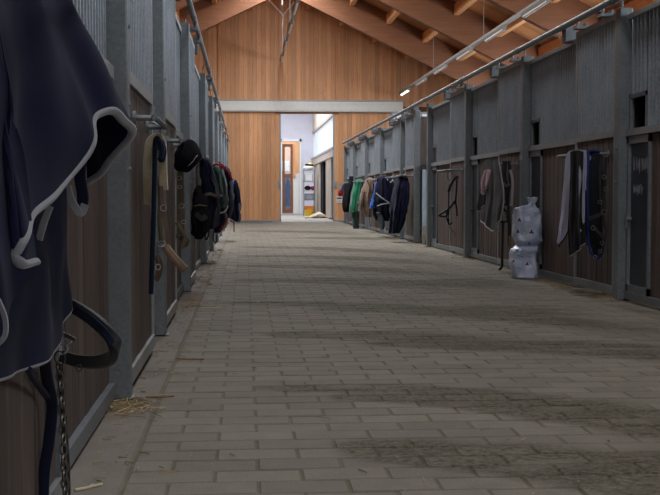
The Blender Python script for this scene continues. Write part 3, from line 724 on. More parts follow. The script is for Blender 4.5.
def stall(side, Y0, Y1, D, label, hatch=False, bar=True, barz=1.12, barout=0.15, chalk=False, farpost=False, baru=(0.25, 0.88), group=None):
    L = Y1-Y0; sx = XPR if side > 0 else XPL
    def M(u, wv, z): return Vector((sx-side*wv, Y0+u, z))
    T = thing('stall_front', (sx, Y0, 0), label, 'stall', group)
    def bx(mb, u0, u1, w0, w1, z0, z1): a = M(u0, w0, z0); b = M(u1, w1, z1); mb.box(a.x, b.x, a.y, b.y, a.z, b.z); return mb
    def bbx(mb, u0, u1, w0, w1, z0, z1): a = M(u0, w0, z0); b = M(u1, w1, z1); mb.bbox(a.x, b.x, a.y, b.y, a.z, b.z); return mb
    def planks(parent, u0, u1, wo, z0, z1):
        n = max(1, round((u1-u0)/0.135)); p = (u1-u0)/n
        key = (round(p, 3), round(z1-z0, 2))
        if key not in plankmesh: plankmesh[key] = MB().bbox(-0.012, 0.012, -p/2+0.0025, p/2-0.0025, 0, z1-z0, 0.007).mesh('plank', PLANK)
        for k in range(n):
            q = M(u0+(k+0.5)*p, wo-0.012+RND.uniform(-0.0015, 0.0015), z0); piece('plank', plankmesh[key], T if parent is None else parent, q)
    ps = [0.0]+([L] if farpost else [])
    for u in ps:
        po = bbx(MB(), u-0.048, u+0.05, -0.10, 0.0, 0.0, 2.20).build('post', GALV, T)
        bx(MB(), u-0.048, u+0.055, -0.11, 0.012, 0, 0.012).build('base_plate', GALVD, po)
        mb = MB()
        for z in (0.9, 1.15, 1.45): mb.disc(M(u, 0.001, z), (1, 0, 0), 0.009, 8, 0.012)
        tag(mb.build('bolts', GALVD, po), kind='stuff')
    # fixed bay
    f0, f1 = D+0.02, L-0.052
    fr = bx(MB(), f0, f1, -0.115, -0.055, 0.02, ZB)
    fr.build('bottom_rail', GALVD, T)
    bx(MB(), f0, f1, -0.115, -0.05, ZM-0.03, ZM+0.02).build('middle_rail', FRAMEG, T)
    bx(MB(), f0, f1, -0.115, -0.06, ZT-0.02, ZT+0.02).build('top_rail', FRAMEG, T)
    bx(MB(), f0, f0+0.04, -0.115, -0.055, 0.0, ZT+0.02).build('upright', FRAMEG, T)
    hu0, hu1 = (L-0.52, L-0.06)
    planks(None, f0+0.04, hu0 if hatch else f1, -0.078, ZB-0.005, ZM-0.03)
    mb = MB()
    if hatch:
        o0, o1 = L-0.39, L-0.08
        ribbed(mb, M, f0+0.04, o0, ZM+0.02, ZT-0.02, -0.105); ribbed(mb, M, o0, o1, 1.53, ZT-0.02, -0.105); ribbed(mb, M, o1, f1, ZM+0.02, ZT-0.02, -0.105); grille(T, M, [(f0+0.04, o0-0.02, ZM+0.02, ZT-0.02), (o0, o1, 1.55, ZT-0.02)], -0.097)
        sh = mb.build('ribbed_sheet', SHEET, T)
        bx(bx(bx(MB(), o0-0.02, o1+0.02, -0.10, -0.075, 1.52, 1.55), o0-0.02, o0, -0.10, -0.075, ZM+0.02, 1.55), o1, o1+0.02, -0.10, -0.075, ZM+0.02, 1.55).build('feed_opening_frame', GALVD, T)
        tg = bx(MB(), o0-0.04, o1+0.02, -0.40, -0.37, 1.18, 1.62); bx(tg, o0-0.04, o1+0.02, -0.40, -0.125, 1.16, 1.19); bx(tg, o0-0.05, o0-0.03, -0.40, -0.125, 1.16, 1.62); bx(tg, o1+0.005, o1+0.02, -0.40, -0.125, 1.16, 1.62); bx(tg, o0-0.05, o1+0.02, -0.40, -0.125, 1.60, 1.63)
        tg.build('opening_shade_box', BLACKFAB, T)  # added black box that keeps the feed opening dark
        h = bx(MB(), hu0+0.02, hu1-0.02, -0.10, -0.085, 0.10, 1.20).build('hatch_panel', HATCH, T)
        hf = bx(MB(), hu0, hu0+0.03, -0.10, -0.062, ZB, 1.235); bx(hf, hu1-0.03, hu1, -0.10, -0.062, ZB, 1.235); bx(hf, hu0, hu1, -0.10, -0.062, 1.18, 1.235); bx(hf, hu0, hu1, -0.10, -0.062, ZB, 0.13)
        hf.build('hatch_frame', PIPE, T)
        lt = MB().disc(M(hu1-0.05, -0.06, 0.62), (1, 0, 0), 0.018, 10, 0.04); bx(lt, hu1-0.06, hu1-0.04, -0.05, -0.038, 0.55, 0.66); lt.build('latch', PIPE, T)
        if chalk:
            cm = MB(); rr = random.Random(5)
            for (zc, n_, hgt) in ((1.02, 6, 0.14), (0.84, 4, 0.10)):
                for k in range(n_):
                    uc = hu1-0.09-k*0.052; pts = []
                    for q in range(7): pts.append(M(uc-0.03*q/6+rr.uniform(-.012, .012), -0.083, zc+hgt*(0.5-abs((q*2.3/6) % 1.0))*rr.uniform(0.6, 1.1)))
                    cm.tube(smooth_path(pts, 3), 0.0032, n=4)
            tag(cm.build('chalk_writing', CHALK, h), kind='stuff')
    else:
        ribbed(mb, M, f0+0.04, f1, ZM+0.02, ZT-0.02, -0.105); grille(T, M, [(f0+0.04, f1, ZM+0.02, ZT-0.02)], -0.097); mb.build('ribbed_sheet', SHEET, T)
    # sliding door
    d0, d1 = 0.056, D
    dr_ = MB(); bx(dr_, d0, d0+0.045, -0.05, -0.012, 0.04, 2.18); bx(dr_, d1-0.045, d1, -0.05, -0.012, 0.04, 2.18)
    bx(dr_, d0+0.045, d1-0.045, -0.05, -0.012, 2.135, 2.18); bx(dr_, d0+0.045, d1-0.045, -0.05, -0.008, 0.04, 0.10); bx(dr_, d0+0.045, d1-0.045, -0.05, -0.008, ZM-0.025, ZM+0.025)
    door = dr_.build('sliding_door', FRAMEG, T)
    planks(door, d0+0.045, d1-0.045, -0.022, 0.10, ZM-0.025)
    mb = MB(); ribbed(mb, M, d0+0.045, d1-0.045, ZM+0.025, 2.135, -0.043); grille(door, M, [(d0+0.045, d1-0.045, ZM+0.025, 2.135)], -0.036); mb.build('ribbed_sheet', SHEET, door)
    for u in (d0+0.2, d1-0.2):
        bx(bx(MB(), u-0.05, u+0.05, -0.04, -0.02, 2.17, 2.225), u-0.05, u+0.05, -0.02, 0.06, 2.175, 2.20).tube([M(u-0.035, 0.045, 2.2), M(u-0.035, 0.045, 2.25)], 0.012, n=6).build('roller_hanger', GALV, door)
    hd = MB().tube([M(d1-0.09, -0.01, 1.0), M(d1-0.09, 0.035, 1.02), M(d1-0.09, 0.035, 1.14), M(d1-0.09, -0.01, 1.16)], 0.009, n=6); hd.build('door_pull', GALVD, door)
    if bar:
        u0, u1 = baru
        def arc(): 
            r = 0.05; return smooth_path([M(u0, -0.012, barz), M(u0, barout-r, barz), M(u0+0.015, barout-0.015, barz), M(u0+r, barout, barz), M(u1-r, barout, barz), M(u1-0.015, barout-0.015, barz), M(u1, barout-r, barz), M(u1, -0.012, barz)], 4)
        mb = MB().tube(arc(), 0.0125, n=8)
        for u in (u0, u1): mb.disc(M(u, -0.008, barz), (1, 0, 0), 0.03, 10, 0.012)
        mb.build('blanket_bar', GALVD, door)
    # plank partition to the next stall
    xa, xb = (sx+0.10, 6.98) if side > 0 else (-4.88, sx-0.10)
    MB().box(xa, xb, Y0-0.02, Y0+0.03, 0, 2.1).build('partition', PLANK, T)
    return T, M
RS = [(5.20, 8.15, 'galvanised stall front with faint chalk writing on its narrow dark hatch', True),
      (8.15, 11.02, 'galvanised stall front that the printed white sack leans against', False),
      (11.02, 13.91, 'galvanised stall front with the pink-marked grey blanket on its bar', False),
      (13.91, 16.83, 'galvanised stall front with one thin black halter, beside the strawy side passage', False),
      (18.15, 19.80, 'short stall front with the long navy coat, beside the pale blue passage panel', False),
      (19.80, 22.76, 'galvanised stall front with navy rug and bright blue jacket on its bar', False),
      (22.76, 25.63, 'galvanised stall front with the brown coat on its bar', False),
      (25.63, 28.50, 'galvanised stall front with the green rug on its bar', False),
      (28.50, 31.12, 'galvanised stall front next to the pine gable, black and red jackets on it', False)]
for i, (a, b, lab, ch) in enumerate(RS):
    stall(1, a, b, 1.09, lab, hatch=True, chalk=ch, barout=0.20, farpost=(i in (3, 8)), baru=(0.22, 0.88))
LS = [(1.55, 4.33, 1.24, 'stall front with the large navy blanket bound in grey on its bar'),
      (4.33, 6.27, 1.27, 'narrow stall front with the sheepskin halter hanging on its bar'),
      (6.27, 9.12, 1.2, 'stall front with the black cap-like hood on its bar'),
      (9.12, 12.82, 1.2, 'stall front with the black bag and navy rug on its bar'),
      (12.82, 15.7, 1.2, 'stall front with the dark green white-edged rug on its bar'),
      (15.7, 18.6, 1.2, 'stall front with the red-edged navy rug on its bar'),
      (18.6, 21.5, 1.2, 'stall front with a navy jacket and bright blue clip on its bar')]
for k in range(3): LS.append((21.5+2.9*k, 24.4+2.9*k, 1.2, ('stall front with empty bar right beside the pine sliding door leaf' if k == 2 else 'stall front with empty bar past the jacket with bright blue clip')))
for i, (a, b, D, lab) in enumerate(LS):
    stall(-1, a, b, D, lab, barz=1.30 if i == 0 else 1.12, barout=0.12 if i == 0 else 0.075, farpost=(i == 9), baru=(0.32, 1.06) if i == 0 else (0.3, 0.92), group='empty stalls in the row with the navy rugs' if i in (7, 8) else None)
# bare stall front behind the camera on the right
stall(1, 2.2, 5.2, 1.09, 'galvanised stall front with empty bar next to the chalk-marked stall', hatch=True, barout=0.2)
# side passage in the right-hand row
pt = thing('passage_panel', (3.6, 18.0, 0), 'pale blue half-height panel closing off the strawy side passage', 'panel')
MB().box(2.92, 6.9, 18.00, 18.03, 0.05, 1.22).build('panel_sheet', BLUEPANEL, pt)
MB().box(2.90, 6.9, 17.98, 18.05, 1.22, 1.30).build('top_rail', DARKSTEEL, pt)
for x in (2.92, 4.0, 5.1): MB().box(x, x+0.04, 17.97, 18.00, 0, 1.22).build('stile', BLUEPANEL, pt)

# track pipes on which the stall doors run
def track(side, y0, y1, label, brs):
    x = 2.765 if side > 0 else -0.415; z = 2.262
    t = thing('door_track', (x, y0, z), label, 'pipe')
    MB().tube([(x, y0+(y1-y0)*k/12, z) for k in range(13)], 0.028 if side > 0 else 0.022, n=12).build('pipe', PIPE, t, True)
    for yb in brs:
        s = side
        pts = smooth_path([(x+s*0.05, yb, 2.12), (x+s*0.065, yb, 2.22), (x+s*0.055, yb, 2.285), (x+s*0.02, yb, 2.30), (x, yb, 2.285)], 4)
        MB().tube(pts, 0.02, 0.006, side=(0, 1, 0), n=8).build('bracket', GALV, t)
        MB().tube([(x, yb-0.05, z), (x, yb+0.05, z)], 0.033 if side > 0 else 0.026, n=12).build('sleeve', GALV, t)
        MB().box(x+s*0.02, x+s*0.11, yb+1.3, yb+1.42, 2.13, 2.27).build('stop_plate', GALV, t)
track(1, 2.2, 31.1, 'grey steel door track pipe above the stalls with the printed sack', [a for a, *_ in RS]+[16.83])
track(-1, 1.5, 30.2, 'grey steel door track pipe above the stalls with the sheepskin halter', [a for a, *_ in LS])

# ------------------------------------------------------------------ lamps on suspended rails
def rail(x, z, y0, y1, label):
    t = thing('light_rail', (x, (y0+y1)/2, z), label, 'rail')
    MB().box(x-0.035, x+0.035, y0, y1, z, z+0.05).build('rail_channel', LAMPBODY, t)
    yv = y0+1.0
    while yv < y1:
        MB().tube([(x, yv, z+0.05), (x, yv, zr(x)+DK)], 0.006, n=5).build('suspension_wire', LAMPBODY, t); yv += 5.7
    return t
rail(4.6, 3.80, 3.0, 32.6, 'thin pale lamp rail hung above the stalls with the printed sack')
rail(1.07, 4.76, 8.0, 32.8, 'thin pale lamp rail hung under the roof ridge above the aisle')
def lamp(x, z, y0, lit, label, group):
    t = thing('strip_lamp', (x, y0, z), label, 'lamp', group)
    MB().add([(x-0.05,y0,z),(x+0.05,y0,z),(x+0.03,y0,z-0.045),(x-0.03,y0,z-0.045),(x-0.05,y0+1.55,z),(x+0.05,y0+1.55,z),(x+0.03,y0+1.55,z-0.045),(x-0.03,y0+1.55,z-0.045)], [(0,1,2,3),(5,4,7,6),(0,4,5,1),(1,5,6,2),(2,6,7,3),(3,7,4,0)]).build('housing', LAMPBODY, t)
    MB().tube([(x, y0+0.03, z-0.06), (x, y0+1.52, z-0.06)], 0.028, n=10).build('tube', TUBELIT if lit else TUBEOFF, t)
    for yy in (y0+0.01, y0+1.5): MB().box(x-0.03, x+0.03, yy, yy+0.04, z-0.08, z-0.04).build('end_cap', LAMPBODY, t)
for k in range(7):
    lit = k == 0
    lamp(4.6, 3.80, 30.75-2.85*k, lit, 'short strip lamp, the lit one, next to the pine gable' if lit else 'short unlit strip lamp on the rail above the stalls with the printed sack', None if lit else 'unlit strip lamps on the rail above the stalls')
for k in range(6):
    lamp(1.07, 4.76, 30.9-2.85*k, False, 'short unlit strip lamp on the rail under the roof ridge', 'unlit strip lamps under the ridge')
# cable bridle that steadies the ridge lamp rail
tp = thing('cable_bridle', (1.07, 28.8, 5.2), 'thin pale cables in a V under the roof ridge beside the lamp rail', 'cable')
for q in ((266, -3), (300, -4)): MB().tube([P(283, 15, 28.8), P(q[0], q[1], 29.0)], 0.004, n=6).build('cable', DARKSTEEL, tp)
MB().tube([P(283, 15, 28.8), P(282, 60, 28.8)], 0.004, n=6).build('cable', LAMPBODY, tp)
MB().tube([P(282.2, -6, 28.8), P(282.2, 5, 28.8)], 0.02, n=8).build('turnbuckle', LAMPBODY, tp)

# ================================================================== hung things, the row on the left
# --- big navy blanket with grey binding
bl = thing('horse_blanket', (-0.36, 2.35, 1.3), 'large navy fleece horse blanket with thick grey binding hung on the stall bar', 'blanket')
hem = [(-52, 385, 1.62), (-30, 382, 1.68), (-10, 352, 1.74), (6, 305, 1.80), (35, 264, 1.93), (18, 264, 1.84), (12, 243, 1.84), (30, 216, 1.95), (58, 192, 2.08), (79, 163, 2.20), (84, 138, 2.26), (98, 116, 2.33), (115, 111, 2.40), (128, 126, 2.52), (123, 146, 2.62), (106, 169, 2.70), (88, 182, 2.74)]
top = [(-60, -40, 1.60), (-50, -45, 1.63), (-40, -48, 1.68), (-30, -50, 1.72), (-20, -52, 1.78), (-12, -52, 1.84), (-2, -52, 1.90), (8, -52, 1.96), (18, -52, 2.02), (27, -52, 2.08), (36, -50, 2.15), (43, -48, 2.24), (50, -46, 2.34), (56, -42, 2.44), (60, -38, 2.54), (58, -36, 2.60), (55, -34, 2.64)]
g = [pp(top, 0)]
for t, bulge in ((0.3, -4), (0.55, -1), (0.8, 1)):
    row = []
    for a, b in zip(top, hem):
        s = max(0, (a[0]+20)/80)
        row.append(P(a[0]*(1-t)+b[0]*t+bulge*s, a[1]*(1-t)+b[1]*t, a[2]*(1-t)+b[2]*t))
    g.append(row)
g.append(pp(hem, 0))
ob, A = cloth('outer_layer', g, NAVY, bl, 96, 36, 0.012, 0.010, 4.5, 0.6, 1, 0.012)
MB().tube([p for p in A[-1][24:]], 0.0108, 0.008, n=10).build('binding', GREYTRIM, ob, True)
# second, lower layer
hem2 = [(-45, 372, 1.72), (-20, 380, 1.80), (4, 378, 1.90), (34, 366, 2.08), (54, 345, 2.26), (61, 318, 2.38), (60, 296, 2.46)]
top2 = [(-50, 120, 1.70), (-25, 120, 1.78), (0, 120, 1.88), (20, 120, 2.05), (40, 118, 2.22), (54, 116, 2.34), (60, 112, 2.44)]
g = [pp(top2, 0)]
for t in (0.35, 0.7): g.append([P(a[0]*(1-t)+b[0]*t+(2*sin(5*t+i)), a[1]*(1-t)+b[1]*t, a[2]*(1-t)+b[2]*t) for i, (a, b) in enumerate(zip(top2, hem2))])
g.append(pp(hem2, 0))
ob2, A2 = cloth('lower_layer', g, NAVY2, bl, 46, 30, 0.012, 0.010, 3.0, 1.0, 4, 0.014)
MB().tube([p for p in A2[-1]], 0.0065, 0.005, n=8).build('binding', GREYTRIM, ob2, True)
# turned-over crest where it lies on the bar, and the far flap
g = [pp([(-60,-40,1.60),(-20,-52,1.78),(18,-52,2.02),(50,-46,2.34),(55,-34,2.64)], 0), pp([(-70,-75,1.64),(-35,-85,1.82),(2,-85,2.06),(32,-75,2.38),(38,-60,2.66)], 0), pp([(-64,-20,1.70),(-36,-20,1.86),(-2,-20,2.08),(32,-15,2.40),(44,-10,2.68)], 0), pp([(-62,150,1.72),(-36,150,1.88),(-2,150,2.10),(32,150,2.42),(44,150,2.70)], 0)]
cloth('back_layer', g, NAVY, bl, 30, 24, 0.012, 0.006, 3, 0, 9)
strap(bl, 'surcingle', [(82,150,2.5), (80,176,2.5), (83,200,2.5), (77,212,2.5)], 2.5, 11, NAVY2, 0.006)
strap(bl, 'binding_loop', [(67,186,2.46), (71,200,2.46), (80,213,2.47), (85,205,2.48)], 2.46, 8, GREYTRIM, 0.006)
strap(bl, 'binding_loop', [(50,206,2.12), (44,222,2.12), (39,240,2.12)], 2.12, 7, GREYTRIM, 0.004)
strap(bl, 'binding_loop', [(-2,300,1.70), (5,318,1.72), (5,335,1.72), (-3,345,1.72)], 1.72, 5, GREYTRIM, 0.004)

# --- black padded halter on the same bar
hl = thing('padded_halter', P(64, 300, 2.58), 'black padded halter with broad noseband loop hanging beside the large navy blanket', 'halter')
strap(hl, 'cheek_strap', [(47,170,2.6),(52,200,2.6),(55,240,2.6),(60,270,2.6),(66,301,2.58)], 2.58, 9, BLACKWEB, 0.005)
strap(hl, 'cheek_strap', [(60,222,2.66),(61,255,2.66),(57,300,2.66),(58,345,2.62)], 2.6, 8, BLACKWEB, 0.005)
nb = strap(hl, 'noseband', [(60,301,2.56),(72,306,2.52),(90,317,2.46),(106,331,2.42),(115,345,2.42),(112,357,2.48),(98,362,2.54),(78,361,2.60),(62,356,2.62)], 2.5, 13, BLACKWEB, 0.010, 8, side=(0.25, 0.25, 1))
strap(hl, 'padding', [(76,309,2.488),(90,318,2.44),(104,331,2.40),(112,344,2.395)], 2.46, 7, NAVY2, 0.004, 8, side=(0.25, 0.25, 1))
strap(hl, 'buckle_keeper', [(66,297,2.54),(71,306,2.52),(75,313,2.53)], 2.53, 3, STEELBR, 0.004)
ringpart(hl, 'ring', 59, 245, 2.6, 6, STEELBR, 0.003, 1.2)
ringpart(hl, 'ring', 62, 349, 2.58, 7, STEELBR, 0.005, 0.8)
ringpart(hl, 'buckle', 68, 340, 2.55, 6, STEELBR, 0.004, 0.7, 0.5)
strap(hl, 'buckle_tongue', [(60,333,2.55),(68,336,2.55),(75,340,2.55)], 2.55, 4, BLACKWEB, 0.005)
ringpart(hl, 'snap_hook', 60, 358, 2.57, 6, DARKSTEEL, 0.004, 1.3, 0.3)
ringpart(hl, 'snap_hook', 79, 368, 2.55, 3.2, DARKSTEEL, 0.003, 1.2)
# --- lead chain
ch = thing('lead_chain', P(64, 440, 2.58), 'dark steel lead chain hanging from the black padded halter', 'chain')
path = smooth_path(pp([(58,360,2.58),(61,385,2.58),(63,420,2.58),(64,460,2.58),(66,505,2.58),(66,522,2.58)], 0), 12)
acc = 0; links = MB(); last = path[0]; kk = 0
for a, b in zip(path, path[1:]):
    acc += (b-a).length
    if acc > 0.0175:
        acc = 0; t = (b-a).normalized(); sd = Vector((1, 0, 0)) if kk % 2 else Vector((0.3, 1, 0)).normalized(); kk += 1
        links.tube([b+t*(0.014*cos(2*pi*j/10))+sd*(0.0085*sin(2*pi*j/10)) for j in range(10)], 0.0032, n=5, closed=True)
links.build('links', mat_plain('chain_steel', (0.16, 0.14, 0.125), 0.4, 0.8), ch, True)
strap(ch, 'backing_strap', [(60,365,2.60),(64,420,2.61),(67,470,2.61),(68,524,2.61)], 2.6, 6, BLACKWEB, 0.003)
ld = thing('lead_strap', P(46, 440, 2.52), 'dark navy lead strap dangling below the large navy blanket', 'strap')
strap(ld, 'webbing', [(44,352,2.30),(47,378,2.42),(52,405,2.50),(49,440,2.52),(44,475,2.52),(43,518,2.52)], 2.52, 11, NAVY2, 0.004)
strap(ld, 'webbing', [(28,368,2.06),(36,382,2.3),(48,398,2.49),(56,408,2.5)], 2.48, 7, NAVY2, 0.004)
ringpart(ld, 'ring', 34, 377, 2.24, 5, DARKSTEEL, 0.003, 1.2, 0.5)

# --- sheepskin halter on the next bar
Yh = 4.98
sh = thing('sheepskin_halter', P(162, 200, Yh), 'brown leather halter with cream sheepskin poll pad, hanging over a stall bar', 'halter')
strap(sh, 'poll_pad', [(148,205,Yh),(147.5,180,Yh),(147.5,160,Yh),(149.5,144,Yh),(155,138,Yh),(161,140,Yh),(162.5,154,Yh),(163,175,Yh),(164,190,Yh)], Yh, 8.5, FLEECE, 0.016)
strap(sh, 'cheek_strap', [(160,178,Yh),(160,190,Yh),(160.5,205,Yh),(160,222,Yh),(162,243,Yh)], Yh, 5, OLIVE, 0.005)
strap(sh, 'cheek_strap', [(161,186,Yh-.05),(162.5,205,Yh-.05),(166,225,Yh-.05),(169,245,Yh-.05)], Yh, 4, LEATHER, 0.005)
ringpart(sh, 'ring', 163.5, 208, Yh-.06, 3.6, STEELBR, 0.004)
ringpart(sh, 'ring', 161, 244, Yh-.06, 5, STEELBR, 0.006, 0.62, 0.2)
strap(sh, 'throat_strap', [(160,244,Yh),(160,255,Yh),(160,268,Yh)], Yh, 6.5, GALVD, 0.004)
strap(sh, 'noseband', [(165,246,Yh-.04),(171,254,Yh-.08),(178,262,Yh-.12),(185,270,Yh-.14)], Yh, 8, TAN, 0.012)
strap(sh, 'noseband_strap', [(164,248,Yh-.07),(171,257,Yh-.11),(178,265,Yh-.15),(184,271,Yh-.17)], Yh, 2.6, LEATHER, 0.006)
strap(sh, 'buckle_strap', [(157,256,Yh-.02),(160,266,Yh-.02),(158,276,Yh-.02),(155,280,Yh-.02)], Yh, 6, LEATHER, 0.006)
ringpart(sh, 'buckle', 158, 267, Yh-.06, 2.8, STEELBR, 0.004, 1.2)
lr_ = thing('lead_rope', P(155, 220, Yh-.08), 'navy lead rope looped over the bar in front of the sheepskin halter', 'rope')
MB().tube(smooth_path(pp([(161,158),(162,147),(159,140),(156,139),(155,150),(154.5,180),(153.5,220),(152.5,255),(151.5,280),(151,294)], Yh-.08), 6), 0.0115, n=8).build('rope', ROPE, lr_, True)
MB().tube(smooth_path(pp([(158,150),(161,142),(163,146),(164,153),(162,160),(159,157)], Yh-.03), 6), 0.012, n=8).build('rope_coil', ROPE, lr_, True)

# --- black hood and halter on the third bar
Yc = 6.75
hd = thing('riding_hood', P(188, 155, Yc), 'black quilted hood with pale stitched edge, capping the end of a stall bar', 'hood')
g = [pp([(175,166,Yc+.1),(178,150,Yc+.05),(184,143,Yc-.02),(190,140.5,Yc-.05),(194,143,Yc)], 0), pp([(176,170,Yc+.0),(180,158,Yc-.1),(187,148,Yc-.16),(193,143,Yc-.15),(197,146,Yc-.08)], 0), pp([(181,171,Yc-.02),(185,164,Yc-.14),(192,157,Yc-.20),(197,151,Yc-.19),(200,152,Yc-.1)], 0), pp([(187,171,Yc),(191,169.5,Yc-.12),(195,166,Yc-.18),(199,160,Yc-.17),(201,157,Yc-.1)], 0)]
ob, A = cloth('hood_shell', g, BLACKFAB, hd, 26, 20, 0.016, 0.004, 2, 0, 3)
MB().tube(A[-1], 0.007, n=6).build('stitched_edge', PALETRIM, ob, True)
MB().tube([p+Vector((0, -0.012, 0)) for p in A[-5]], 0.0028, n=5).build('stitching', PALETRIM, ob, True)
lump('hood_lining', [(183,147,Yc+.06,6,0.08),(184,156,Yc+.06,9,0.12),(185,165,Yc+.06,8,0.12),(186,171,Yc+.06,4,0.08)], BLACKFAB, hd, 5, 0.08, seed=1)
oh = thing('webbing_halter', P(180, 205, Yc), 'olive webbing halter with steel buckles hanging under the black hood', 'halter')
strap(oh, 'cheek_strap', [(180,160),(179.5,185),(179.5,205),(180,225),(178,238)], Yc, 4, OLIVE, 0.006)
strap(oh, 'cheek_strap', [(182,160,Yc+.05),(182.5,190,Yc+.05),(183.5,212,Yc+.05),(183,232,Yc+.05)], Yc, 3, LEATHER, 0.006)
for (x, y, r, a) in ((179, 178, 3, 0), (179.5, 187, 2.6, 0), (181.5, 206, 3.4, 0.4), (184, 222, 3, 0), (179.5, 233, 4, 0.8)): ringpart(oh, 'buckle', x, y, Yc-.04, r, STEELBR, 0.0045, 0.7, a)
strap(oh, 'noseband', [(177,222,Yc-.05),(181,230,Yc-.06),(185,238,Yc-.05),(182,248,Yc-.04)], Yc, 4.5, OLIVE, 0.006)
lump('tassel', [(183,236,Yc,2,0.02),(184,242,Yc,3.4,0.03),(183,248,Yc,2.2,0.02)], LEATHER, oh, 5, 0.2)

# --- bag, rug, further rugs down the left row
Y3 = 9.55
bg_ = thing('tack_bag', P(202, 205, Y3-.12), 'bulging black tack bag hanging from a stall bar in front of the navy rug', 'bag')
lump('bag_body', [(198,186,Y3-.12,2.2,0.04),(199,192,Y3-.12,5.5,0.09),(200.5,203,Y3-.12,8.5,0.12),(201.5,218,Y3-.12,9.6,0.14),(201,230,Y3-.12,8,0.12),(199,238,Y3-.12,4,0.06)], BLACKFAB, bg_, 7, 0.10, seed=2)
strap(bg_, 'carry_strap', [(197,188,Y3-.12),(196.5,172,Y3-.1),(198,159,Y3),(201,157.5,Y3+.05)], Y3, 2.2, BLACKWEB, 0.006)
strap(bg_, 'zip', [(194,206,Y3-.25),(200,205,Y3-.27),(207,206,Y3-.25)], Y3, 1.2, OLIVE, 0.004)
strap(bg_, 'side_pocket', [(196,214,Y3-.26),(202,219,Y3-.275),(206,216,Y3-.26)], Y3, 5, BLACKWEB, 0.01)
nr = thing('navy_rug', P(209, 180, Y3+.1), 'navy rug folded over the bar behind the black tack bag', 'blanket')
lump('rug_body', [(202,157,Y3+.1,2.5,0.12),(205,161,Y3+.1,5.5,0.2),(208,175,Y3+.1,7,0.24),(210,192,Y3+.1,8,0.24),(211,212,Y3+.1,7.5,0.22),(210,228,Y3+.1,6,0.2)], NAVY, nr, 6, 0.13, seed=5)
strap(nr, 'hem_band', [(205,195,Y3-.16),(210,194,Y3-.17),(216,196,Y3-.12)], Y3, 3, OLIVE, 0.006)
strap(nr, 'leg_strap', [(208,222,Y3-.1),(209,233,Y3-.1),(206,240,Y3-.1),(205,233,Y3-.1)], Y3, 1.6, BLACKWEB, 0.005)
ringpart(nr, 'clip', 207, 239, Y3-.1, 2, STEELBR, 0.006)
Y4 = 13.3
gr = thing('green_rug', P(219, 190, Y4), 'dark green rug with white edging hung between navy rugs', 'blanket')
lump('rug_body', [(214,167,Y4,3,0.15),(217,171,Y4,6.5,0.25),(219.5,185,Y4,7.2,0.3),(220.5,200,Y4,7.2,0.3),(220,208,Y4,6.8,0.28)], DKGREEN, gr, 6, 0.12, seed=7)
lump('lower_fold', [(219,206,Y4+.03,6.6,0.27),(220,216,Y4+.03,6.8,0.26),(219,227,Y4+.03,5.5,0.22),(217,232,Y4+.03,3,0.14)], NAVY2, gr, 6, 0.12, seed=8)
strap(gr, 'white_edging', [(216,216,Y4-.3),(220,213,Y4-.32),(225,211.5,Y4-.25),(228,206,Y4-.2)], Y4, 1.4, PALETRIM, 0.008)
strap(gr, 'red_edging', [(220,230,Y4-.25),(224,226,Y4-.24),(227,219,Y4-.2)], Y4, 1.2, REDFAB, 0.008)
strap(gr, 'leg_strap', [(215,226,Y4-.1),(213,238,Y4-.1),(216,243,Y4-.1),(217,234,Y4-.1)], Y4, 1.3, BLACKWEB, 0.006)
strap(gr, 'binding', [(211,171,Y4-.1),(214,165,Y4-.1),(219,165,Y4-.1),(222,170,Y4-.1)], Y4, 2, REDFAB, 0.01)
MB().box(*[v for a in zip(P(220,196.5,Y4-.33), P(222.5,194.5,Y4-.31)) for v in a]).build('name_tag', PALETRIM, gr)
Y5 = 16.2
rr_ = thing('red_edged_rug', P(227, 190, Y5), 'navy rug with red edge hung beside the dark green rug', 'blanket')
lump('rug_body', [(222,166,Y5,2,0.15),(226,172,Y5,5,0.25),(228,188,Y5,5,0.28),(228.5,205,Y5,4.6,0.26),(227,218,Y5,3.4,0.2)], NAVY2, rr_, 5, 0.12, seed=9)
strap(rr_, 'red_edging', [(219,162,Y5-.2),(224,167,Y5-.25),(229,173,Y5-.25),(232,180,Y5-.2)], Y5, 1.8, REDFAB, 0.012)
strap(rr_, 'leg_strap', [(227,214,Y5-.1),(226.5,224,Y5-.1),(224,229,Y5-.1)], Y5, 1.4, LEATHER, 0.008)
Y6 = 19.2
nj = thing('navy_jacket', P(234, 200, Y6), 'navy jacket with bright blue clip, last of the hung rugs beside the pine door leaf', 'jacket')
lump('jacket_body', [(229,177,Y6,2,0.12),(232,184,Y6,5,0.22),(234,198,Y6,5.6,0.25),(235.5,212,Y6,5.2,0.25),(236,222,Y6,4.6,0.22)], NAVY, nj, 5, 0.14, seed=11)
MB().sphere(P(231, 182.5, Y6-.3), 0.055, 0.05, 0.055).build('clip', BLUEFAB, nj, True)
strap(nj, 'sleeve', [(235,181,Y6-.25),(238,190,Y6-.28),(239.5,203,Y6-.28)], Y6, 3.4, NAVY2, 0.05)
strap(nj, 'hem_stripe', [(230,219,Y6-.24),(235,222,Y6-.27),(240,223,Y6-.22)], Y6, 1.3, GREYTRIM, 0.008)
strap(nj, 'drawstring', [(234,220,Y6-.2),(234,232,Y6-.2)], Y6, 1.1, BLACKWEB, 0.008)

# ================================================================== hung things, the row on the right
def YB(px, X=2.575):
    d = ray(px, 190); return X*d.y/d.x
def pb(seq, off=0.0): return [P(q[0], q[1], max(min(YB(q[0])-off, q[2]), 0.1)) for q in seq]
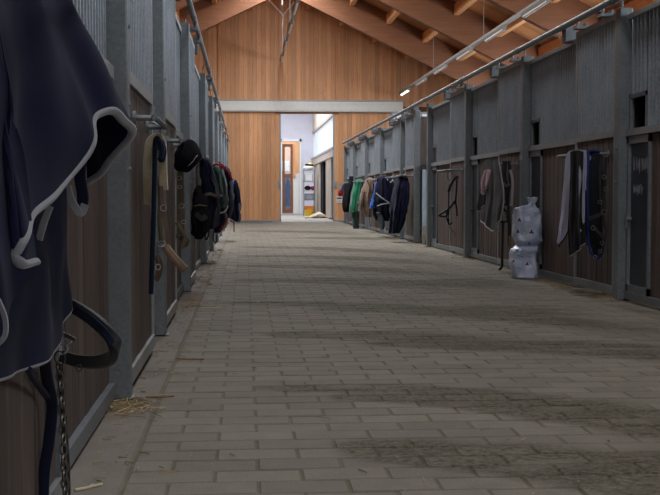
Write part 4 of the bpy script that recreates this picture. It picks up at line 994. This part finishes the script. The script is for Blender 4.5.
# --- lilac and black blanket (bar at 8.4 to 9.0)
lb = thing('lilac_blanket', P(575, 200, 8.9), 'lilac-grey horse blanket with black inner side hanging in two points from a stall bar', 'blanket')
g = [pb([(566,155,9.0),(570,151,9.0),(575,149.8,8.95),(580,149.8,8.9),(586,150.5,8.85)],0), pb([(564,175,9.1),(568,172,9.0),(573,170,8.92),(579,170,8.86),(586,170,8.8)],0), pb([(561,205,9.12),(565,202,9.02),(571,200,8.92),(578,198,8.86),(586,198,8.8)],0), pb([(558,232,9.12),(562,230,9.04),(567,222,8.96),(572,212,8.94),(575,209,8.92)],0), pb([(557,243,9.12),(560,246,9.06),(565,236,8.98),(570,222,8.96),(573,215,8.94)],0)]
o1, A = cloth('outer_panel', g, LILAC, lb, 30, 26, 0.008, 0.009, 2.2, 0.5, 2)
MB().tube(A[-1], 0.006, n=6).build('binding', BLACKFAB, o1, True)
g = [pb([(571,152,8.86),(575,150.5,8.8),(580,150.5,8.76),(584,152,8.74)],0.13), pb([(571,175,8.84),(575,174,8.76),(580,174,8.72),(584,176,8.7)],0.13), pb([(569,205,8.86),(574,205,8.78),(580,205,8.74),(586,205,8.72)],0.13), pb([(568,232,8.88),(573,232,8.8),(579,228,8.76),(586,224,8.74)],0.13), pb([(569,256,8.88),(574,254,8.82),(580,248,8.78),(585,243,8.76)],0.13)]
o2, A = cloth('inner_panel', g, BLACKFAB, lb, 26, 26, 0.008, 0.007, 2, 2, 5)
MB().tube(A[-1], 0.005, n=6).build('binding', PALETRIM, o2, True)
g = [pb([(580,151,8.7),(583,150,8.66),(586,151,8.64)],0.13), pb([(579,185,8.7),(582,184,8.64),(585,184,8.62)],0.13), pb([(580,225,8.7),(582,222,8.66),(585,215,8.64)],0.13), pb([(581,236,8.7),(583,230,8.66),(585,222,8.64)],0.13)]
cloth('side_panel', g, LILAC, lb, 14, 20, 0.008, 0.008, 2, 0, 7)
# --- navy blanket with royal blue binding
nb_ = thing('blue_bound_blanket', P(595, 200, 8.28), 'dark navy blanket outlined in royal blue binding beside the lilac-grey blanket', 'blanket')
g = [pp([(587,152,8.32),(592,151,8.30),(598,153,8.28),(603,156,8.27)],0), pp([(586,180,8.20),(591,178,8.17),(597,178,8.16),(603,180,8.17)],0), pp([(586,215,8.16),(591,214,8.13),(597,213,8.12),(602,212,8.13)],0), pp([(587,244,8.16),(591,254,8.13),(597,258,8.12),(602,246,8.13)],0)]
o3, A = cloth('blanket_sheet', g, BLACKFAB, nb_, 26, 26, 0.008, 0.006, 2, 1, 8)
edge = [A[i][0] for i in range(len(A))]+A[-1]
MB().tube([p+Vector((-0.004, -0.05, 0)) for p in edge], 0.009, n=8).build('binding', BLUETRIM, o3, True)
MB().tube(smooth_path(pp([(586,156),(589,151.5),(594,150.5),(600,152)], 8.28), 5), 0.010, n=8).build('binding', BLUETRIM, o3, True)
strap(nb_, 'belly_strap', [(590,156,8.26),(590,168,8.26),(593,177,8.26),(596,170,8.26),(594,158,8.26)], 8.06, 2, LILAC, 0.004)
# --- dark halter with rings
dh = thing('ring_halter', P(600, 210, 8.06), 'black webbing halter with steel rings hanging in front of the blue-bound blanket', 'halter')
strap(dh, 'headpiece', [(606,157),(605,175),(604,195),(605,212)], 8.06, 3.2, BLACKWEB, 0.006)
strap(dh, 'headpiece', [(602,157),(600,180),(601,205),(603,218),(606,232)], 8.06, 2.6, BLACKWEB, 0.006)
strap(dh, 'noseband', [(588,219),(594,217),(601,214),(605,211)], 8.04, 4, BLACKWEB, 0.007)
strap(dh, 'chin_strap', [(592,226),(597,231),(602,236),(604,240)], 8.04, 3.6, BLACKWEB, 0.007)
strap(dh, 'lead_end', [(606,232),(604,244),(600,253),(595,257)], 8.04, 2.2, BLACKWEB, 0.006)
for (x, y, r) in ((604, 177, 2.4), (606, 189, 2.6), (600, 202, 2.4), (604, 212, 3), (593, 228, 2.6), (602, 243, 2.2), (600, 251, 2), (595, 257, 2)): ringpart(dh, 'ring', x, y, 8.02, r, STEELBR, 0.0035)

# --- grey blanket with pink patch (bar at 11.25 to 11.9)
gb = thing('grey_blanket', P(492, 195, 11.6), 'grey horse blanket with pale hem hung to a point over a stall bar', 'blanket')
g = [pb([(488,164,11.85),(491,161,11.8),(495,160,11.7),(499,162,11.6)],0), pb([(487,180,11.85),(491,178,11.75),(496,176,11.65),(501,178,11.55)],0), pb([(485,200,11.85),(490,199,11.75),(496,198,11.6),(503,198,11.5)],0), pb([(481,221,11.85),(487,226,11.75),(493,231,11.6),(500,220,11.5)],0)]
o4, A = cloth('blanket_sheet', g, GREYFAB, gb, 30, 26, 0.009, 0.009, 2, 0.4, 3)
MB().tube(A[-1], 0.010, n=6).build('hem', PALETRIM, o4, True)
MB().tube([r[-1] for r in A], 0.008, n=6).build('side_binding', PALETRIM, o4, True)
g = [pb([(483,163,12.0),(487,160,11.95),(492,159,11.9)],0), pb([(480,185,12.0),(484,182,11.95),(489,180,11.9)],0), pb([(477,209,12.0),(480,211,11.95),(484,205,11.9)],0)]
o5, A = cloth('far_fold', g, GREYFAB, gb, 16, 20, 0.009, 0.007, 2, 2, 6)
MB().tube(A[-1], 0.007, n=6).build('hem', PALETRIM, o5, True)
pk = thing('pink_cloth', P(485, 182, 11.7), 'small pink cloth lying over the grey blanket', 'cloth')
g = [pb([(484,171,11.8),(488,169,11.76),(491,171,11.72)],0.05), pb([(481,182,11.8),(485,181,11.72),(489,181,11.70)],0.05), pb([(481,192,11.8),(484,194,11.74),(487,188,11.72)],0.05)]
o6, A = cloth('cloth_sheet', g, PINK, pk, 14, 14, 0.008, 0.008, 2, 1, 2)
MB().tube(A[-1], 0.007, n=6).build('hem', PALETRIM, o6, True)
bh = thing('bridle', P(505, 200, 11.3), 'black bridle with looped reins hanging to the floor beside the grey blanket', 'bridle')
strap(bh, 'headpiece', [(505,161),(504,175),(506,190),(505,206)], 11.16, 5, BLACKWEB, 0.008)
strap(bh, 'headpiece', [(509,161),(510,180),(508,200),(509,225),(510,248)], 11.16, 3, BLACKWEB, 0.008)
strap(bh, 'noseband', [(497,213),(500,208.5),(504,209),(507,215),(507,221),(500,221.5),(497,217)], 11.13, 2.2, BLACKWEB, 0.008, closed=True)
strap(bh, 'browband', [(503,183),(506,186),(510,184)], 11.14, 3, LEATHER, 0.008)
strap(bh, 'rein', [(503,222),(502.5,240),(502,258),(502,266),(499,270)], 11.13, 2.6, BLACKWEB, 0.008)
strap(bh, 'fleece_end', [(510,170),(512.5,180),(512,196),(511,206)], 11.11, 2.6, PALETRIM, 0.008)
strap(bh, 'fleece_end', [(510,236),(510.5,243),(509.5,250)], 11.11, 2.4, TAN, 0.008)
ringpart(bh, 'bit_ring', 503, 202, 11.1, 2.2, STEELBR, 0.005); ringpart(bh, 'bit_ring', 505, 214, 11.1, 2.0, STEELBR, 0.004)
# --- thin black halter alone on a bare door
th_ = thing('thin_halter', P(452, 205, 14.2), 'thin black halter hanging alone on a planked stall door by the side passage', 'halter')
strap(th_, 'headpiece', [(456,176),(453,181),(450,187),(448.5,192)], 14.2, 2.6, BLACKWEB, 0.01)
strap(th_, 'headpiece', [(457,176),(456.5,188),(455.5,200),(455,203)], 14.2, 1.8, BLACKWEB, 0.01)
strap(th_, 'headpiece', [(449,190),(448.8,200),(448.5,210)], 14.2, 1.6, BLACKWEB, 0.01)
strap(th_, 'cheek_strap', [(455,201),(450.5,207),(447,212),(448,222)], 14.2, 2.2, BLACKWEB, 0.01)
strap(th_, 'cheek_strap', [(455,201),(456.5,208),(457,216)], 14.2, 1.8, BLACKWEB, 0.01)
strap(th_, 'noseband', [(448,210),(444,212),(439,215.5),(444,216.5),(448,215)], 14.2, 2, BLACKWEB, 0.01, closed=True)
strap(th_, 'lead_end', [(448,216),(449,224),(452,222.5)], 14.2, 1.8, BLACKWEB, 0.01)
ringpart(th_, 'ring', 457, 178, 14.15, 2.4, DARKSTEEL, 0.012); ringpart(th_, 'ring', 448.5, 217, 14.15, 1.4, STEELBR, 0.006)
strap(th_, 'loose_string', [(449,226),(452,230),(455,233),(455.5,236)], 14.2, 0.8, LEATHER, 0.005)

# --- coats and rugs beyond the side passage
Yn = 18.45
nc = thing('navy_coat', P(401, 195, Yn), 'long navy coat hanging from a bar next to the side passage', 'coat')
lump('coat_body', [(402,175,Yn,2.2,0.08),(402,179,Yn,5,0.2),(401,190,Yn,7.5,0.28),(399,205,Yn,8,0.28),(397,219,Yn,7,0.24),(394,233,Yn,5.2,0.16)], NAVY, nc, 6, 0.16, seed=13)
lump('sleeve', [(406,181,Yn-.15,2,0.06),(407,195,Yn-.2,2.6,0.08),(405,210,Yn-.2,2.4,0.08),(403,217,Yn-.2,1.8,0.06)], NAVY2, nc, 4, 0.1, seed=14)
lump('collar', [(400,176,Yn-.1,2,0.08),(403,175,Yn-.12,3.6,0.1),(406,178,Yn-.1,2,0.06)], OLIVE, nc, 4, 0.1, seed=15)
Yn2 = 20.5
nr2 = thing('navy_rug', P(384, 200, Yn2), 'navy rug with pale diagonal cords hung between the long navy coat and the blue jacket', 'blanket')
lump('rug_body', [(384,176,Yn2,3,0.12),(384,180,Yn2,7.5,0.24),(384,192,Yn2,9.5,0.3),(384,203,Yn2,9,0.3),(385,213,Yn2,7.6,0.26),(385,221,Yn2,4.5,0.14)], NAVY, nr2, 7, 0.14, seed=17)
strap(nr2, 'cord', [(376,193,Yn2-.3),(382,198,Yn2-.33),(388,202,Yn2-.3),(391,205,Yn2-.26)], Yn2, 1.1, PALETRIM, 0.01)
strap(nr2, 'cord', [(377,206,Yn2-.3),(383,204,Yn2-.33),(390,203,Yn2-.28)], Yn2, 1.0, PALETRIM, 0.01)
lump('hanging_corner', [(380,212,Yn2-.1,3.5,0.1),(381,220,Yn2-.1,3,0.1),(382,229,Yn2-.1,2,0.06)], GREYJKT, nr2, 4, 0.15, seed=18)
strap(nr2, 'binding', [(386,178,Yn2-.2),(390,182,Yn2-.22),(393,180,Yn2-.2)], Yn2, 1.4, PALETRIM, 0.01)
Yb = 21.3
bj = thing('blue_jacket', P(374, 200, Yb), 'bright blue jacket showing beneath the corded navy rug', 'jacket')
lump('jacket_body', [(378,181,Yb,1.5,0.06),(376.5,190,Yb,2.6,0.12),(374.5,201,Yb,3.6,0.16),(373.5,208,Yb,3.4,0.14)], BLUEFAB, bj, 5, 0.12, seed=19)
lump('cuff', [(376,206,Yb+.06,3,0.12),(376,215,Yb+.06,3,0.12),(377,220,Yb+.06,1.6,0.06)], NAVY2, bj, 4, 0.1, seed=20)
Yw = 23.5
bc = thing('brown_coat', P(367, 195, Yw), 'brown loden coat hanging from a stall bar beside the green rug', 'coat')
lump('coat_body', [(370,178,Yw,2,0.1),(369.5,181,Yw,4.2,0.2),(367.5,190,Yw,6.2,0.28),(366,198,Yw,6.4,0.3),(367,208,Yw,4.6,0.24),(368,217,Yw,3.2,0.16)], BROWNFAB, bc, 6, 0.13, seed=21)
lump('sleeve', [(363,192,Yw-.2,2.2,0.08),(361,202,Yw-.22,2.2,0.09),(360,211,Yw-.2,1.8,0.07)], BROWNFAB, bc, 4, 0.1, seed=22)
lump('lining', [(372,184,Yw-.05,1.6,0.1),(373,196,Yw-.1,2,0.12),(373,206,Yw-.1,1.4,0.08)], BLACKFAB, bc, 4, 0.1, seed=23)
Yg = 26.1
gc = thing('green_rug', P(356, 195, Yg), 'bright green rug hanging long from a bar between the brown coat and black jacket', 'blanket')
lump('rug_body', [(359,179,Yg,1.8,0.1),(358,183,Yg,4,0.22),(356,193,Yg,4.4,0.28),(354.5,204,Yg,4.4,0.28),(354,212,Yg,3.6,0.22)], GREEN, gc, 5, 0.13, seed=24)
lump('lower_fold', [(355,209,Yg+.05,3.4,0.22),(355.5,218,Yg+.05,3.2,0.18),(356,229,Yg+.05,2.4,0.12)], DKGREEN, gc, 5, 0.12, seed=25)
lump('fold', [(361.5,182,Yg-.1,1.3,0.12),(362,192,Yg-.1,2,0.18),(361,201,Yg-.1,1.4,0.1)], DKGREEN, gc, 4, 0.12, seed=26)
Yk = 28.6
bk = thing('black_jacket', P(350, 195, Yk), 'black jacket with padded hood beside the bright green rug', 'jacket')
lump('jacket_body', [(352,180,Yk,2,0.12),(350,186,Yk,3.8,0.22),(348.3,196,Yk,4.6,0.25),(347,206,Yk,4.4,0.24),(347.5,212,Yk,3,0.16)], BLACKFAB, bk, 5, 0.14, seed=27)
lump('hood', [(350.5,176.5,Yk,1.6,0.1),(351.5,177.5,Yk,2.8,0.16),(352,181,Yk,2.4,0.16)], NAVY2, bk, 4, 0.1, seed=28)
Yr = 29.6
rj = thing('grey_red_jacket', P(342, 190, Yr), 'slate grey jacket with red hem, hung against the pine door leaf', 'jacket')
lump('jacket_body', [(346,182,Yr,1.2,0.1),(343.5,185,Yr,2.6,0.2),(341.5,191,Yr,2.8,0.22)], GREYJKT, rj, 4, 0.1, seed=29)
lump('hem', [(341,190.5,Yr-.02,2.9,0.22),(340.5,193.5,Yr-.02,2.9,0.22),(340.5,196,Yr-.02,2.2,0.15)], REDFAB, rj, 4, 0.1, seed=30)
MB().tube([P(346, 183, Yr), P(349, 182.5, Yr+.05), Vector((2.66, Yr+.1, 1.12))], 0.02, n=6).build('hanging_loop', BLACKWEB, rj)
c0 = P(336.6, 196.5, FARY-.12); c1 = P(342, 203, FARY-.12)
sg = thing('notice', ((c0.x+c1.x)/2, FARY-.12, c1.z), 'small white and green notice on the pine door leaf below the red jacket hem', 'notice')
MB().box(c0.x, c1.x, FARY-.122, FARY-.112, c1.z, c0.z).build('sheet', WHITEP, sg)
MB().box(c0.x+.01, c1.x-.01, FARY-.126, FARY-.122, c0.z-.07, c0.z-.03).build('print_band', DKGREEN, sg)
for k in range(3): MB().box(c0.x+.02, c1.x-.03, FARY-.126, FARY-.122, c1.z+.02+k*.03, c1.z+.03+k*.03).build('print_line', GREYP, sg)

# ------------------------------------------------------------------ printed sack leaning on the hatch
sy = 10.42
sk = thing('feed_sack', G(524, 278), 'tall crumpled white plastic sack with purple printed marks standing at the stall hatch', 'sack')
SR = [(523.5,277.8,11.5,.12),(523.5,275,12.8,.14),(522.8,262,12.8,.14),(524,251,12.6,.13),(525.5,247,12.4,.12),(527,244.5,11.0,.10),(527.5,242,12.8,.13),(527.2,236,13.4,.15),(526.8,222,13.2,.14),(526.2,211,12.4,.11),(525.8,208,11.8,.08),(527.5,206.8,8.5,.05),(531,205.5,4.6,.035),(532,203,3.2,.025),(532.5,200.5,4.4,.025),(532,197.5,5.8,.02)]
cen = smooth_path([P(r[0], r[1], sy+0.02*i/3) for i, r in enumerate(SR)], 4); rings = []
for q, c in enumerate(cen):
    t = q/4; i = min(int(t), len(SR)-2); f = t-i
    hw = (SR[i][2]*(1-f)+SR[i+1][2]*f)*sy/F; dd = SR[i][3]*(1-f)+SR[i+1][3]*f; ring = []
    for j in range(36):
        a = 2*pi*j/36; ca, sa = cos(a), sin(a); e = 0.5
        x = hw*abs(ca)**e*(1 if ca >= 0 else -1); yv = dd*abs(sa)**e*(1 if sa >= 0 else -1)
        p = c+Vector((x, yv, 0)); k = 1-2*abs(noise.noise(p*8))*1.6+0.9*(0.5-abs(noise.noise(p*19+Vector((3, 1, 0)))))*2-0.9
        p += Vector((ca*0.010*k, sa*0.022*k, 0.008*k if q > 2 else 0)); p.z = max(p.z, 0.003); ring.append(p)
    rings.append(ring)
smb = MB().loft(rings); body = smb.build('sack_body', PLASTIC, sk, True)
bvh = BVHTree.FromPolygons([tuple(v) for v in smb.v], smb.f)
def onsack(px, py):
    h = bvh.ray_cast(Vector((0, 0, CAMH)), ray(px, py).normalized()); return None if h[0] is None else h[0]-ray(px, py).normalized()*0.004
def patch(cx, cy, w, h, mat, name, ell=True, ang=0.0):
    vs = []; c = onsack(cx, cy)
    if c is None: return
    vs.append(c); n = 12 if ell else 8
    for k in range(n):
        t = 2*pi*k/n
        if ell: x, y = w*cos(t), h*sin(t)
        else: x, y = max(-1, min(1, 1.5*cos(t)))*w, max(-1, min(1, 1.5*sin(t)))*h
        q = onsack(cx+x*cos(ang)-y*sin(ang), cy+x*sin(ang)+y*cos(ang)); vs.append(q if q is not None else c)
    MB().add(vs, [(0, 1+k, 1+(k+1) % n) for k in range(n)]).build(name, mat, body)
for (cx, cy, s) in ((519.4, 220, 1.0), (517.8, 231.5, 1.0), (531.5, 232, 1.25), (529.3, 243.6, 0.8), (513.4, 261, 0.8), (527.2, 264.2, 1.0)):
    for (dx, dy, m) in ((-0.9, 0.5, PRINTP), (0.1, -0.9, PRINTP), (0.9, 0.7, PRINTR), (0.1, 0.1, PRINTP)): patch(cx+dx*s*1.1, cy+dy*s*1.1, 0.75*s, 0.8*s, m, 'printed_mark', True)
patch(516.2, 250.2, 2.4, 1.2, PRINTT, 'printed_label', False, 0.1)
for (cx, cy, w_, h_) in ((520, 256, 3.2, .35), (519, 268, 3.0, .3), (530, 257, 2.6, .3)): patch(cx, cy, w_, h_, GREYP, 'printed_line', False, 0.15)

# ------------------------------------------------------------------ straw
def stalks(mb, c, n, spread, rr, flat=True, lmin=0.02, lmax=0.10, hmax=0.01):
    for _ in range(n):
        x = c.x+rr.gauss(0, spread[0]); y = c.y+rr.gauss(0, spread[1]); a = rr.uniform(0, pi); L = rr.uniform(lmin, lmax)
        z = 0.006+rr.uniform(0, hmax); d = Vector((cos(a)*L/2, sin(a)*L/2, rr.uniform(-.15, .15)*min(L/2, z))); r = rr.uniform(0.001, 0.0022)
        p = Vector((x, y, z)); mb.tube([p-d, p+d], r, n=3)
sm = MB(); rr = random.Random(11)
for (px, py, n, sp, h) in ((122, 406, 90, (.04, .10), .012), (130, 410, 60, (.05, .10), .008), (193, 306, 60, (.07, .25), .008), (205, 285, 45, (.06, .5), .01), (214, 262, 45, (.06, .9), .01),
                           (590, 294, 70, (.10, .22), .006), (600, 297, 70, (.07, .16), .008), (610, 300, 30, (.05, .08), .008), (555, 286, 60, (.08, .4), .01), (470, 259, 60, (.08, .4), .01), (420, 247, 60, (.1, .4), .01)):
    c = G(px, py); stalks(sm, c, n, sp, rr, hmax=h)
for _ in range(420):
    p = G(rr.uniform(90, 640), 495-255*rr.random()**0.6) if False else Vector((rr.uniform(-0.45, 2.7), rr.uniform(2.5, 16), 0)); stalks(sm, p, 1, (0, 0), rr, lmin=.01, lmax=.06, hmax=.002)
for _ in range(420): stalks(sm, Vector((-0.40+rr.gauss(0, .06), rr.uniform(2.6, 16), 0)), 1, (0, 0), rr, lmin=.01, lmax=.05, hmax=.004)
tag(sm.build('straw', STRAW), 'loose chopped straw scattered over the pavers and along the stall fronts', 'straw', kind='stuff')
hm = MB(); stalks(hm, Vector((3.15, 17.55, 0)), 1700, (.20, .22), rr, lmin=.05, lmax=.16, hmax=.30)
for v in hm.v: v.x = max(v.x, 2.86); v.y = min(max(v.y, 16.95), 17.95); v.z = max(v.z, 0.001)
tag(hm.build('straw_heap', STRAW), 'heap of straw on the floor of the side passage below the pale blue panel', 'straw', kind='stuff')
for (pts, mat, lab) in (([(75, 490), (88, 487.5), (102, 484)], PALESTRAW, 'pale thick straw stalk lying on the kerb below the dangling lead chain'),
                        ([(146, 397), (160, 397), (174, 396)], TWIG, 'brown straw stalk lying across the kerb edge by the straw-strewn post'),
                        ([(176, 358.5), (190, 359), (204, 359)], TWIG, 'thin brown stalk lying flat on the pavers past the kerb edge'),
                        ([(202, 308), (214, 308), (226, 307.5)], PALESTRAW, 'pale straw stalk lying on the pavers beside the dusty sweep marks')):
    w_ = [G(x, y, 0.008) for x, y in pts]; st = thing('straw_stalk', w_[1]-Vector((0, 0, .008)), lab, 'straw')
    MB().tube(smooth_path(w_, 4), 0.004, n=6).build('stem', mat, st, True)
    MB().tube([w_[1], w_[1]+(w_[2]-w_[0])*0.16+Vector((0, .008, .004))], 0.0025, n=5).build('leaf_sheath', mat, st, True)
